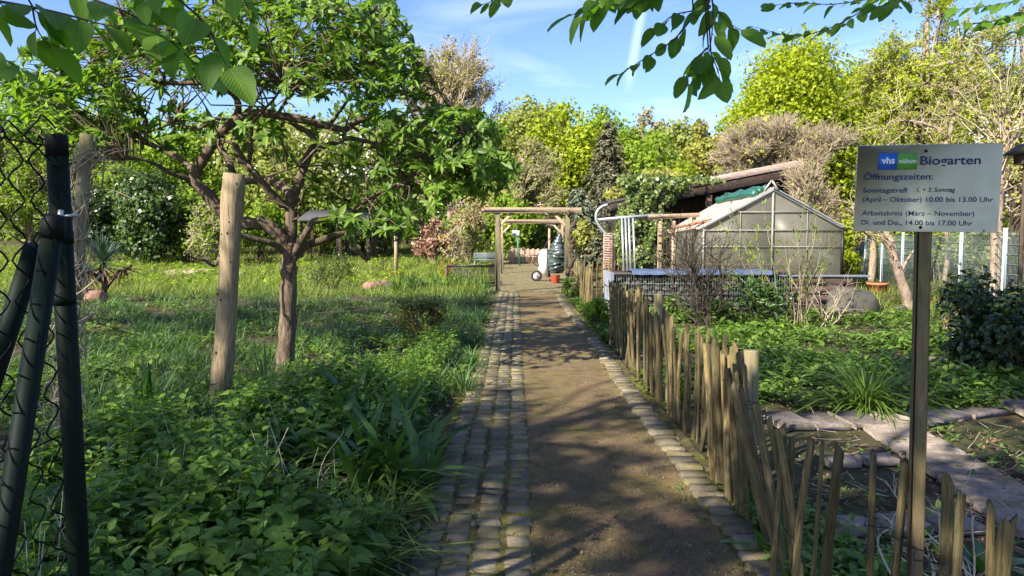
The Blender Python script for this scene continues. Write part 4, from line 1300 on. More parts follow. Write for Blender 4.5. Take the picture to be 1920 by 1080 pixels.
# ================================================================== trees and shrubs
def crown_points(lc, lr, n, up=.25, shell=.75):
    """points on lumpy crown: lc lump centres, lr lump radii (k,3)"""
    k = len(lc)
    w_ = (lr[:, 0] * lr[:, 2]); idx = rng.choice(k, n, p=w_ / w_.sum())
    d = runit(n); d[:, 2] = np.where(rng.random(n) < up, np.abs(d[:, 2]), d[:, 2])
    rad = np.where(rng.random(n) < shell, rng.uniform(.72, 1.08, n), rng.uniform(.1, .8, n))
    # break lumps into sprays
    ph = rng.uniform(0, 6, (k, 3)); q = d * 4.5 + ph[idx]
    rad = rad * (1 + .16 * np.sin(q[:, 0]) * np.sin(q[:, 1] + 1) + .12 * np.sin(2.1 * q[:, 2] + q[:, 0]))
    P = lc[idx] + d * lr[idx] * rad[:, None]
    return P, d
def tree(name, label, cat, px, Y, top, hw, leaf, kind='leafy', cb=.12, nl=16, lump=.36, trunkmat='barkdark', group=None, cov=2.2, ls=None, base_py=None, twigmat=None, shell=.6, lean=0.0, twn=1.0, sz=1.0):
    x = PX(px, Y); z0 = gzf(Y); zt = ZY(top, Y); H = zt - z0; Rr = hw / F * Y
    o = thing(name, label, cat, (x, Y, z0), group)
    z_lo = z0 + H * cb; cz = (z_lo + zt) / 2; rz = (zt - z_lo) / 2
    nl = int(nl * min(2.4, max(1, rz / Rr)) * 1.25)
    d = runit(nl * 3); d = d[np.argsort(-d[:, 2] + rng.normal(size=len(d)) * .8)][:nl] if cb > .2 else d[:nl]
    rr = rng.uniform(.35, .86, nl)[:, None]
    lrx = lump * rng.uniform(.7, 1.25, nl)
    if kind == 'bare': lrx = lrx * 1.5
    lc = d * rr * (1 - lrx[:, None] * .5)
    lc[:, :2] *= (1 + .55 * np.abs(d[:, 2:3]) ** 2) if cb < .3 else 1
    lc = np.vstack([lc, [[0, 0, 1 - lump * .8], [0, 0, -.1]]]); lrx = np.append(lrx, [lump * .8, lump * 1.2])
    lc = lc * np.array((Rr, Rr * .9, rz)) + np.array((x + lean * Rr, Y, cz))
    lr = np.stack([lrx * Rr, lrx * Rr * .9, lrx * np.minimum(rz, Rr * 1.1)], 1)
    mb = MB()
    tr_ = max(.03, .018 * H)
    sp = spline([(x, Y, z0 - .1), (x + .04 * H * rng.normal(), Y, z0 + H * .3), (x + lean * Rr * .6 + .03 * H * rng.normal(), Y, z0 + H * .6), (x + lean * Rr, Y, z0 + H * .88)], 6)
    if kind != 'bush':
        mb.tube(sp, np.linspace(tr_, tr_ * .2, len(sp)), 7, True, .05)
    for c, r_ in zip(lc, lr):
        f_ = np.clip((c[2] - z0) / H - .22, .05 if kind != 'bush' else 0.0, .85)
        a = sp[int(f_ * (len(sp) - 1))] if kind != 'bush' else np.array((x + rng.normal() * .1 * Rr, Y + rng.normal() * .1 * Rr, z0))
        m_ = (a + c) / 2 + (0, 0, -.06 * H if kind != 'bush' else 0.02 * H) + rng.normal(size=3) * .06 * Rr
        r0 = tr_ * .42 if kind != 'bush' else .022
        mb.tube(spline([a, m_, c], 4), np.linspace(r0, r0 * .35, 9), 5, False)
    ntw = int({'leafy': 8, 'bush': 8, 'sparse': 14, 'bare': 10, 'dome': 46}[kind] * twn)
    k = len(lc); idx = np.repeat(np.arange(k), ntw); dd = runit(len(idx))
    if kind in ('bare', 'dome'):
        out = norm(lc[idx] - np.array((x, Y, z0 + H * .3))); dd = norm(dd * .8 + out * .9 + (0, 0, .35))
    A = lc[idx] + runit(len(idx)) * lr[idx] * .12; B = lc[idx] + dd * lr[idx] * rng.uniform(.7, 1.15, len(idx))[:, None]
    tw = .0016 * Y / 4
    if kind == 'leafy': mb.twigs(A, B, .022, .008, .1)
    mbt = MB()
    if kind in ('sparse', 'bare', 'dome', 'bush'):
        mbt.twigs(A, B, tw * 2.0, tw * .9, .12)
        q = 4
        i2 = np.repeat(np.arange(len(A)), q); t_ = rng.uniform(.25, 1, len(i2))[:, None]
        A2 = A[i2] + (B[i2] - A[i2]) * t_; D2 = norm(norm(B[i2] - A[i2]) + runit(len(i2)) * .75 + (0, 0, .2))
        B2 = A2 + D2 * lr[idx][i2].mean(1, keepdims=True) * rng.uniform(.25, .6, (len(i2), 1))
        mbt.twigs(A2, B2, tw * 1.1, tw * .55, .12)
        if kind in ('bare', 'dome'):
            i3 = np.repeat(np.arange(len(A2)), 2); t_ = rng.uniform(.3, 1, len(i3))[:, None]
            A3 = A2[i3] + (B2[i3] - A2[i3]) * t_; L3 = np.linalg.norm(B2 - A2, axis=1)[i3][:, None]
            B3 = A3 + norm(norm(B2 - A2)[i3] + runit(len(i3)) * .8) * L3 * rng.uniform(.3, .6, (len(i3), 1))
            mbt.twigs(A3, B3, tw * .7, tw * .4, .1)
    tm = M[trunkmat]
    if mb.n: mb.build('trunk' if kind not in ('bush',) else 'stems', tm, o, True)
    if mbt.n: mbt.build('twigs', M[twigmat] if twigmat else tm, o)
    s_ = (ls or .0042 * Y) * sz
    if kind in ('leafy', 'bush'): up_ = 1.30
    else: up_ = 1.0
    hh = rz / Y * F
    n = int(2.3 * cov * math.pi * hw * hh / max(6, (s_ / Y * F) ** 2 * .42))
    n = min(n, 48000)
    if n > 0 and leaf:
        if kind in ('sparse', 'bare', 'dome') and mbt.n:
            nn = n; i4 = rng.integers(0, len(A2), nn); P = A2[i4] + (B2[i4] - A2[i4]) * rng.uniform(.2, 1.05, (nn, 1)) + rng.normal(size=(nn, 3)) * s_ * .6
            dirs = norm(P - np.array((x, Y, cz)))
        else:
            P, dirs = crown_points(lc, lr, n, .3, shell)
            g = P[:, 2] > z0 + .03; P = P[g]; dirs = dirs[g]; n = len(P)
        N = norm(dirs * .9 + runit(len(P)) * .75 + (0, 0, .35)); D = norm(np.cross(N, runit(len(P))) + (0, 0, -.15))
        mb = MB(); sz_ = s_ * up_ * rng.uniform(.65, 1.35, len(P))
        mb.leaves(P - D * sz_[:, None] * .5, D, N, sz_, sz_ * .72, 'quad')
        mb.build('crown', L[leaf], o)
    return o
def conifer(name, label, px, Y, top, hw, leaf, group=None, droop=.35, base=.05):
    x = PX(px, Y); z0 = gzf(Y); zt = ZY(top, Y); H = zt - z0; Rr = hw / F * Y
    o = thing(name, label, 'tree', (x, Y, z0), group)
    mb = MB(); mb.tube([(x, Y, z0 - .1), (x + .1, Y, z0 + H * .5), (x, Y, zt)], [.02 * H, .012 * H, .01], 8)
    Cs, Ds = [], []
    nb = 90; A_, B_ = [], []
    for k in range(nb):
        f_ = (k + .5) / nb; z = z0 + H * (base + (1 - base) * f_); ln = Rr * (1 - f_) ** .75 * rng.uniform(.7, 1.15) + .15
        a_ = k * 2.4 + rng.normal() * .2; d = np.array((math.cos(a_), math.sin(a_), 0))
        pts = [np.array((x, Y, z)), np.array((x, Y, z)) + d * ln * .5 + (0, 0, .02), np.array((x, Y, z)) + d * ln + (0, 0, -droop * ln)]
        sp = spline(pts, 4); mb.tube(sp, np.linspace(.05, .012, len(sp)), 4, False)
        n = int(85 * ln) + 16
        t_ = rng.uniform(.15, 1.02, n); i = np.clip(t_ * (len(sp) - 1), 0, len(sp) - 1.001); b_ = i.astype(int)
        P = sp[b_] + (sp[b_ + 1] - sp[b_]) * (i - b_)[:, None]
        side = np.cross(d, (0, 0, 1))
        w_ = ln * .28 * (1.1 - t_)[:, None]
        P = P + side * rng.normal(size=(n, 1)) * w_ + np.array((0, 0, -1)) * np.abs(rng.normal(size=(n, 1))) * ln * .10
        Cs.append(P); Ds.append(np.tile(d, (n, 1)) + side * rng.normal(size=(n, 1)) * .5 + (0, 0, -.5) + rng.normal(size=(n, 3)) * .2)
    mb.build('trunk', M['barkdark'], o, True)
    P = np.vstack(Cs); D = norm(np.vstack(Ds)); s_ = .0052 * Y * rng.uniform(.6, 1.4, len(P)); mb = MB()
    mb.leaves(P, D, norm(runit(len(P)) * .7 + (0, 0, .8)), s_, s_ * .45, 'quad'); mb.build('crown', L[leaf], o)
    return o

GT = 'trees along the back of the garden'
GB = 'shrubs in front of the back trees'
tree('bare_tree', 'tall leafless tree with fine brown twigs standing against blue sky', 'tree', 840, 60, 76, 105, 'olive', 'bare', .22, 22, .34, 'bark2', GT, .55, None, None, 'twigpale', twn=.9)
tree('willow_tree', 'pale grey green feathery tree left of the yellow green tree', 'tree', 985, 58, 160, 85, 'pale', 'leafy', .05, 18, .38, 'barkdark', GT, 2.0)
tree('maple_tree', 'brilliant yellow green tree in the middle of the back row', 'tree', 1058, 54, 168, 88, 'yellow', 'leafy', .02, 20, .40, 'barkdark', GT, 2.2)
tree('beech_tree', 'fresh green rounded tree behind the grey fir', 'tree', 1125, 64, 178, 70, 'fresh', 'leafy', .1, 14, .42, 'barkdark', GT, 2.2)
tree('bare_bush', 'brown leafless thicket beneath the pale feathery tree', 'shrub', 985, 47, 255, 70, 'pale', 'bare', .0, 14, .40, 'barkdark', GT, 1.3, None, None, 'twigpale')
conifer('fir_tree', 'drooping olive grey fir tree left of the shed roof', 1140, 48, 226, 84, 'fir', GT, .5)
conifer('spruce_tree', 'low blue grey spruce spreading above the wooden arch beam', 1085, 42, 352, 62, 'spruce', GT, .2)
tree('alder_tree', 'thin olive brown tree behind the fir at the skyline', 'tree', 1205, 68, 182, 66, 'olive', 'sparse', .1, 16, .34, 'bark2', GT, 1.0, None, None, 'twigpale')
tree('hazel_tree', 'yellow green bushy tree right of the grey fir', 'tree', 1235, 48, 235, 85, 'fresh', 'leafy', .0, 16, .36, 'barkdark', GT, 2.0)
tree('oak_tree', 'olive green tree with thin top left of the big bright tree', 'tree', 1310, 56, 208, 60, 'olive', 'leafy', .05, 14, .34, 'barkdark', GT, 1.8)
tree('maple_tree', 'yellow green shrubby tree just behind the shed roof', 'tree', 1275, 36, 300, 85, 'yellow', 'bush', .0, 14, .36, 'barkdark', GT, 2.0)
tree('lime_tree', 'big bright yellow green broad tree above the shed', 'tree', 1500, 44, 62, 165, 'yellow', 'leafy', .1, 30, .36, 'barkdark', GT, 2.3)
tree('lime_tree', 'fresh green tall tree behind the top of the notice board', 'tree', 1620, 50, 108, 125, 'fresh', 'leafy', .05, 26, .36, 'barkdark', GT, 2.2)
tree('birch_tree', 'tall sparse yellowish tree with visible stems above the notice board', 'tree', 1725, 30, -70, 140, 'yellow', 'sparse', .12, 30, .32, 'bark2', GT, 1.5, None, None, 'twigpale', sz=.85)
tree('birch_tree', 'sparse yellowish tree at the right edge of the sky', 'tree', 1890, 35, -30, 130, 'pale', 'sparse', .08, 26, .34, 'bark2', GT, 1.8, None, None, 'twigpale', sz=.9)
tree('cherry_tree', 'white blossoming tree right of the notice board', 'tree', 1900, 22, 200, 75, 'olive', 'sparse', .25, 14, .34, 'barkdark', GT, .9, None, None, 'twigpale')
tree('dome_bush', 'large leafless pinkish bush domed above the shed roof', 'shrub', 1460, 25.5, 226, 150, 'olive', 'dome', .30, 40, .34, 'bark2', GT, .8, None, None, 'twigpink', twn=1.0)
tree('dome_bush', 'tangled brown leafless bush at the right end of the shed', 'shrub', 1515, 21.3, 286, 58, 'olive', 'bare', .10, 12, .40, 'bark2', GT, .5, None, None, 'twigpink', twn=2.4)
tree('hazel_bush', 'bright green bush between greenhouse and notice board', 'shrub', 1572, 25, 378, 42, 'yellow', 'bush', .0, 10, .40, 'barkdark', GB, 2.0)
tree('hazel_bush', 'green bush behind the wire fence below the notice board', 'shrub', 1690, 30, 360, 95, 'fresh', 'bush', .0, 14, .36, 'bark2', GB, 1.5)
tree('hazel_bush', 'pale green bush behind the wire fence at the right edge', 'shrub', 1865, 24, 370, 90, 'pale', 'bush', .0, 14, .36, 'bark2', GB, 1.5)
tree('hazel_bush', 'yellow green bush behind the wire fence right of the sign post', 'shrub', 1775, 27, 400, 70, 'yellow', 'bush', .0, 12, .38, 'bark2', GB, 1.5)
tree('pear_tree', 'pale green broad tree behind the gnarled fruit tree', 'tree', 560, 46, 205, 175, 'pale', 'leafy', .02, 30, .34, 'barkdark', GT, 2.1)
tree('elder_tree', 'mid green tree above the evergreen bushes on the left', 'tree', 370, 46, 200, 125, 'fresh', 'leafy', .02, 24, .36, 'barkdark', GT, 2.0)
tree('ash_tree', 'pale thin tree at the left edge behind chain link mesh', 'tree', 60, 46, 130, 140, 'fresh', 'sparse', .02, 26, .36, 'bark2', GT, 2.2, None, None, 'twigpale')
tree('hawthorn_tree', 'olive green tree between the fruit tree and the bare tree', 'tree', 680, 50, 235, 95, 'fresh', 'sparse', .0, 18, .38, 'barkdark', GT, 2.2, None, None, 'twigpale')
tree('bare_bush', 'brown leafless thicket below the tall leafless tree', 'shrub', 790, 50, 225, 85, 'pale', 'bare', .0, 18, .36, 'bark2', GT, 1.3, None, None, 'twigpale')
tree('laurel_bush', 'large dark evergreen bush left of the log stake', 'shrub', 290, 37, 318, 95, 'dark', 'bush', .0, 18, .34, 'barkdark', GB, 2.6)
tree('laurel_bush', 'dark evergreen bush behind the yucca', 'shrub', 180, 39, 345, 85, 'dark', 'bush', .0, 14, .36, 'barkdark', GB, 2.4)
tree('laurel_bush', 'mid green bush with light sprays above the evergreen bush', 'shrub', 250, 43, 270, 110, 'mid', 'bush', .0, 18, .32, 'barkdark', GB, 2.2)
tree('dogwood_bush', 'yellow green shrub with bare pale stems beside the log stake', 'shrub', 392, 35, 362, 58, 'fresh', 'sparse', .05, 10, .40, 'bark2', GB, .9, None, None, 'twigpale')
tree('hazel_bush', 'light green bush left behind the log stake', 'shrub', 350, 38, 345, 60, 'fresh', 'bush', .0, 12, .38, 'barkdark', GB, 2.0)
tree('hazel_bush', 'fresh green bush between log stake and fruit tree trunk', 'shrub', 490, 38, 370, 55, 'fresh', 'bush', .0, 12, .38, 'barkdark', GB, 2.0)
tree('hazel_bush', 'green bush right of the fruit tree trunk', 'shrub', 600, 43, 350, 65, 'mid', 'bush', .0, 12, .38, 'barkdark', GB, 2.0)
tree('hazel_bush', 'green bush behind the carved pole', 'shrub', 715, 43, 355, 60, 'mid', 'bush', .0, 12, .38, 'barkdark', GB, 2.0)
tree('acer_bush', 'reddish pink shrub right of the carved pole', 'shrub', 815, 37, 408, 48, 'pink', 'bush', .0, 10, .38, 'bark2', GB, 1.7)
tree('viburnum_bush', 'shrub with pale pinkish flowers left of the arch beam', 'shrub', 880, 36, 375, 42, 'pale', 'sparse', .1, 10, .36, 'bark2', GB, .9, None, None, 'twigpale')
tree('laurel_bush', 'bright green bush just above the arch beam', 'shrub', 945, 41, 358, 62, 'fresh', 'bush', .0, 14, .36, 'barkdark', GB, 2.2)
tree('laurel_bush', 'mid green bush left of the arch', 'shrub', 880, 42, 385, 60, 'mid', 'bush', .0, 14, .36, 'barkdark', GB, 2.2)
tree('laurel_bush', 'green hedge bush framed by the arch', 'shrub', 1005, 43, 395, 62, 'mid', 'bush', .0, 14, .36, 'barkdark', GB, 2.2)
tree('box_bush', 'bright low bush behind the small white board', 'shrub', 965, 41, 432, 32, 'fresh', 'bush', .0, 8, .42, 'barkdark', GB, 2.2)
tree('hebe_bush', 'olive green bush right of the arch', 'shrub', 1095, 35, 408, 42, 'olive', 'bush', .0, 10, .40, 'barkdark', GB, 2.0)
tree('hebe_bush', 'brownish low bush beside the brick pillar', 'shrub', 1118, 28, 440, 30, 'fir', 'bush', .0, 8, .42, 'barkdark', GB, 1.8)
tree('rose_bush', 'thin leafless reddish shrub in the sunny meadow left of the arch', 'shrub', 850, 31, 420, 36, 'olive', 'sparse', .1, 8, .42, 'bark2', GB, .35, None, None, 'twigpale', twn=.35)
for i_, (px, Y, top, hw, lf, lab) in enumerate(((915, 62, 205, 60, 'pale', 'pale green tree behind the tall leafless tree at the skyline'), (1015, 66, 178, 70, 'pale', 'pale tree top just left behind the yellow green tree'),
        (1180, 60, 215, 60, 'fresh', 'fresh green tree behind the top of the grey fir'), (1265, 62, 205, 65, 'pale', 'pale green tree at the skyline right of the fir'), (1355, 58, 200, 60, 'fresh', 'fresh green tree just left behind the big bright tree'),
        (1400, 47, 150, 60, 'yellow', 'bright yellow green left shoulder tree of the big bright tree'), (1600, 46, 82, 95, 'yellow', 'bright yellow green tree right beside the big bright tree'), (1800, 50, 95, 130, 'yellow', 'yellow green tree behind the sparse tree above the notice board'),
        (460, 60, 190, 110, 'fresh', 'fresh green tree seen through the fruit tree crown'), (200, 56, 210, 130, 'pale', 'pale green tree behind the evergreen bushes at the left'), (760, 62, 205, 80, 'pale', 'pale tree seen below the right end of the fruit tree crown'))):
    tree('woodland_tree', lab, 'tree', px, Y, top, hw, lf, 'leafy', .0, 18, .42, 'barkdark', GT, 2.3)
# a far wood closing the view
mb = MB()
n = 46000; xx = rng.uniform(-85, 90, n); hh_ = 9 + 2.5 * np.sin(xx * .23) + 1.8 * np.sin(xx * .71 + 1) + np.where(xx < -8, 2.0, 0)
zz = gz(78.0) + hh_ * rng.uniform(0, 1, n); P = np.stack([xx, 78 + rng.normal(size=n) * 2.5, zz], 1)
s_ = rng.uniform(.4, .85, n); N = norm(runit(n) + (0, -.6, .5)); D = norm(np.cross(N, runit(n)))
mb.leaves(P, D, N, s_, s_ * .75, 'quad'); o = mb.build('woods', L['mid']); o['kind'] = 'stuff'
tag(o, 'far wood closing the view behind all the trees', 'woods')

# white blossom on the cherry, thin trunks beyond the wire fence
def blossom(o, px0, px1, py0, py1, Y, n, s_, mt):
    mb = MB(); c = np.array([at(rng.uniform(px0, px1), rng.uniform(py0, py1), Y + rng.normal() * .8) for _ in range(n)])
    c = np.repeat(c, 5, 0) + rng.normal(size=(n * 5, 3)) * s_ * .7; N = norm(runit(len(c)) + (0, -.4, .4)); D = np.cross(N, runit(len(c)))
    mb.leaves(c, D, N, s_, s_ * .8, 'quad'); return mb.build('blossom', mt, o)
for o in [q for q in COL.objects if q.get('label') == 'white blossoming tree right of the notice board']: blossom(o, 1820, 1930, 210, 390, 22, 75, .085, L['blossom'])
for o in [q for q in COL.objects if q.get('label') == 'pale green broad tree behind the gnarled fruit tree']: blossom(o, 400, 700, 240, 330, 43.5, 160, .16, L['blossom'])
for o in [q for q in COL.objects if q.get('label') == 'shrub with pale pinkish flowers left of the arch beam']: blossom(o, 850, 905, 375, 425, 35.6, 60, .12, L['pink'])

LIMB = 1.0
def limb(mb, pts, Y0, Y1, r0, r1, sides=9, wob=.05, k=5, curve=.0):
    """a limb through photographed points, running from depth Y0 to Y1"""
    n = len(pts); W = []
    for i, (px, py) in enumerate(pts):
        t_ = i / max(1, n - 1); W.append(at(px, py, Y0 + (Y1 - Y0) * t_ + curve * math.sin(math.pi * t_)))
    sp = spline(W, k)
    mb.tube(sp, np.linspace(r0, r1, len(sp)) * LIMB * (1 + .06 * np.sin(np.arange(len(sp)) * 1.3)), sides, True, wob)
    return sp

# leaning tree trunks on the right
q = G(1702, 578)
lt = thing('leaning_tree', 'small tree with curved pinkish brown trunk behind the sign post', 'tree', (q[0], q[1], 0))
YT_ = q[1]; mb = MB()
s1 = limb(mb, [(1704, 582), (1700, 555), (1688, 520), (1678, 490), (1668, 462), (1652, 446), (1632, 438), (1612, 420), (1600, 385)], YT_, YT_ - .4, .125, .05)
s2 = limb(mb, [(1680, 490), (1672, 455), (1660, 430), (1668, 400), (1690, 340)], YT_, YT_ + .5, .085, .04)
s3 = limb(mb, [(1686, 515), (1700, 490), (1716, 465)], YT_, YT_ + .2, .05, .012)
s4 = limb(mb, [(1690, 340), (1740, 300), (1775, 268), (1765, 245), (1735, 232), (1700, 226), (1668, 228)], YT_ + .5, YT_ + 1.0, .06, .015)
s5 = limb(mb, [(1775, 268), (1790, 215), (1800, 185), (1830, 165), (1860, 150)], YT_ + .8, YT_ + 1.4, .05, .01)
s6 = limb(mb, [(1790, 215), (1788, 180), (1775, 165)], YT_ + .9, YT_ + 1.0, .03, .008)
mb.build('trunk', M['bark2'], lt, True)
S = np.vstack([s1[25:], s4, s5, s6]); i = rng.integers(0, len(S), 260); A = S[i]; B = A + runit(260) * rng.uniform(.2, .7, (260, 1)) + (0, 0, .1)
mb = MB(); mb.twigs(A, B, .008, .003); mb.build('twigs', M['twigpale'], lt)
i = rng.integers(0, 260, 1500); P = A[i] + (B[i] - A[i]) * rng.uniform(.3, 1.1, (1500, 1)); N = norm(runit(1500) + (0, -.2, .6)); mb = MB()
mb.leaves(P, np.cross(N, runit(1500)), N, .07, .05, 'quad'); mb.build('crown', L['olive'], lt)
for k, (px, pb, pt, Y, r_, lab) in enumerate(((1636, 540, 425, 25.0, .14, 'straight pale trunk beside the terracotta trough'), (1868, 560, 420, 15.4, .17, 'thick pale birch trunk right of the sign post'),
                                             (1775, 545, 425, 26, .10, 'thin grey trunk behind the wire fence'))):
    x = PX(px, Y); o = thing('young_tree', lab, 'tree', (x, Y, gzf(Y))); mb = MB()
    mb.tube(spline([(x - .05, Y, gzf(Y) - .1), (x + .05, Y, 1.0), (x - .02, Y, 2.2), (x + .15, Y, 4.2)], 5), np.linspace(r_, r_ * .5, 16), 9, True, .08); mb.build('trunk', M['bark2'], o, True)
    n = 70; A = np.tile((x + .1, Y, 3.2), (n, 1)) + rng.normal(size=(n, 3)) * (.1, .1, .6); B = A + runit(n) * rng.uniform(.5, 1.5, (n, 1)) + (0, 0, .5)
    mb = MB(); mb.twigs(A, B, .02, .006); mb.build('twigs', M['twigpale'], o)
    i = rng.integers(0, n, 900); P = A[i] + (B[i] - A[i]) * rng.uniform(.3, 1.1, (900, 1)) + rng.normal(size=(900, 3)) * .1; N = norm(runit(900) + (0, 0, .6)); mb = MB()
    mb.leaves(P, np.cross(N, runit(900)), N, .10, .07, 'quad'); mb.build('crown', L['fresh' if k != 1 else 'olive'], o)

# ------------------------------------------------------------------ the gnarled fruit tree
b = G(535, 694); YB_ = b[1]
ft = thing('fruit_tree', 'old gnarled fruit tree with twisting limbs spreading over the lawn', 'tree', b)
mb = MB(); SK = []; LIMB = .86
def lb(pts, d0, d1, r0, r1, c=0.0, sides=9):
    sp = limb(mb, pts, YB_ + d0, YB_ + d1, r0, r1, sides, .07, 5, c); SK.append(sp); return sp
lb([(533, 705), (535, 680), (539, 620), (541, 560), (542, 510), (541, 480), (543, 455)], 0, 0, .125, .095, 0, 14)
lb([(541, 480), (545, 440), (546, 405), (547, 375)], 0, .02, .09, .078, 0, 12)
lb([(547, 380), (553, 362), (560, 342), (570, 312), (583, 282), (588, 262), (580, 250), (564, 241), (545, 229), (530, 226)], .02, .5, .075, .03)
lb([(586, 282), (610, 274), (634, 266), (654, 259), (680, 264), (700, 270), (727, 290), (750, 287), (770, 258)], .3, .8, .042, .02)
lb([(546, 382), (530, 383), (512, 366), (498, 350), (480, 328), (467, 313), (450, 290), (441, 272)], 0, -.5, .058, .04)
lb([(549, 372), (541, 360), (524, 347), (505, 339), (480, 337), (458, 339), (440, 330), (428, 300), (412, 275), (408, 258)], .0, .6, .075, .045, .2)
lb([(543, 470), (533, 452), (522, 438), (508, 428), (490, 419), (466, 419), (440, 412), (412, 391), (390, 365), (366, 341), (368, 322), (378, 302), (392, 281), (404, 262), (420, 243), (434, 230), (452, 220), (483, 212), (527, 217), (573, 226), (617, 237), (640, 243), (652, 240), (664, 231), (685, 223), (720, 221), (753, 219), (765, 208), (772, 192), (780, 177)], 0, .6, .100, .026, -.5, 11)
lb([(768, 204), (790, 181), (812, 178), (832, 162), (842, 157)], .6, .5, .02, .006)
lb([(780, 177), (776, 168), (788, 160)], .6, .6, .022, .018)
lb([(541, 480), (524, 465), (508, 456), (482, 449), (450, 443), (425, 455), (404, 497), (385, 488), (363, 484), (344, 474)], 0, -1.0, .05, .008)
lb([(375, 489), (364, 470), (362, 455)], -.9, -.95, .009, .004)
lb([(366, 341), (345, 333), (318, 324), (300, 312), (280, 303), (254, 298), (235, 300)], -.2, -.9, .042, .012)
lb([(372, 312), (357, 314), (340, 299), (318, 287), (300, 280), (276, 270), (250, 266), (214, 265), (190, 262)], -.2, .6, .045, .012)
lb([(428, 236), (444, 215), (447, 198), (440, 180), (425, 170), (405, 160), (390, 155), (340, 156), (300, 155), (308, 145), (292, 126), (272, 108), (250, 90)], -.1, -.8, .050, .016)
lb([(300, 280), (268, 262), (259, 250), (265, 238), (275, 230), (268, 215), (255, 205), (235, 192), (215, 180), (200, 165), (195, 152)], .2, .8, .036, .016)
lb([(465, 312), (470, 285), (471, 255), (474, 232), (490, 210), (512, 188), (530, 160)], -.3, -.9, .036, .012)
lb([(446, 222), (466, 205), (485, 180), (500, 150), (510, 120), (505, 80)], .1, .9, .03, .012)
lb([(545, 480), (556, 468), (566, 450), (579, 428), (586, 417), (598, 412), (620, 410), (645, 413), (656, 404), (668, 392), (693, 370), (733, 353), (770, 337), (800, 317), (823, 307), (867, 290), (890, 276), (910, 270)], 0, -.7, .055, .010)
lb([(646, 413), (658, 398), (672, 387), (700, 383), (730, 389), (765, 401)], -.2, .4, .022, .006)
lb([(548, 484), (562, 472), (574, 461), (598, 452), (630, 441), (650, 438), (672, 440), (688, 420), (704, 403), (720, 390), (760, 360), (783, 340), (800, 322), (835, 300)], 0, .9, .065, .012)
lb([(645, 441), (656, 450), (668, 468), (680, 480), (690, 488)], .3, .4, .042, .034)
lb([(690, 488), (692, 470), (694, 456), (700, 449)], .4, .4, .034, .028)
lb([(698, 451), (730, 453), (765, 449), (800, 452)], .4, .6, .014, .005)
lb([(655, 240), (668, 242), (693, 267), (723, 288), (731, 306), (740, 325), (747, 342)], .3, -.2, .022, .007)
lb([(443, 272), (412, 262), (414, 282), (440, 300), (466, 310), (486, 331), (510, 327), (534, 319), (560, 312)], -.4, -.8, .022, .008)
lb([(430, 226), (405, 222), (380, 238), (350, 240), (330, 232), (300, 240), (270, 252)], .2, .9, .024, .008)
lb([(547, 415), (560, 400), (500, 375), (487, 402), (484, 412)], -.1, -.6, .012, .006)
lb([(690, 222), (700, 195), (725, 175), (745, 150), (750, 110), (735, 70)], .5, 1.2, .022, .008)
lb([(617, 236), (640, 205), (665, 170), (690, 140), (700, 90), (690, 40)], .4, -.3, .026, .008)
lb([(520, 216), (540, 180), (560, 140), (600, 110), (620, 60), (630, 10)], .2, .8, .024, .008)
lb([(385, 155), (360, 120), (350, 80), (365, 40), (400, 10)], -.4, -.9, .022, .008)
lb([(270, 107), (240, 70), (230, 30)], -.8, -1.2, .016, .008)
lb([(195, 155), (150, 140), (110, 150), (70, 140)], .8, 1.2, .016, .006)
LIMB = 1.0
mb.build('trunk', M['bark'], ft, True)
SKP = np.vstack(SK[2:])
ells = [(400, 55, 210, 75, 190), (590, 50, 170, 75, 200), (700, 60, 70, 60, 70), (255, 150, 120, 65, 55), (120, 200, 140, 80, 150), (60, 150, 80, 70, 60), (150, 90, 120, 60, 60), (560, 130, 200, 50, 105), (690, 160, 90, 60, 70), (735, 130, 50, 60, 50),
        (760, 230, 90, 55, 60), (860, 255, 90, 50, 120), (905, 325, 66, 42, 85), (830, 315, 80, 45, 95), (780, 365, 75, 40, 60), (700, 405, 65, 38, 46), (640, 430, 25, 22, 8), (560, 235, 150, 35, 16), (330, 235, 130, 50, 34),
        (470, 270, 90, 40, 8), (630, 290, 60, 40, 9), (700, 290, 60, 35, 16), (300, 60, 90, 60, 60), (760, 420, 45, 25, 16), (560, 350, 40, 30, 7), (500, 110, 150, 50, 45), (200, 250, 90, 40, 40), (925, 285, 30, 60, 26)]
tips = []
for (cx, cy_, rx, ry, n) in ells:
    for _ in range(int(n * .58)):
        a_ = rng.uniform(0, 6.283); r_ = math.sqrt(rng.random())
        tips.append(at(cx + rx * r_ * math.cos(a_), cy_ + ry * r_ * math.sin(a_), YB_ + rng.uniform(-1.5, 1.6)))
tips = np.array(tips)
dm = np.linalg.norm(tips[:, None] - SKP[None], axis=2) + np.maximum(0, SKP[None, :, 2] - tips[:, None, 2]) * .8
near = SKP[np.argmin(dm, 1)]
mb = MB()
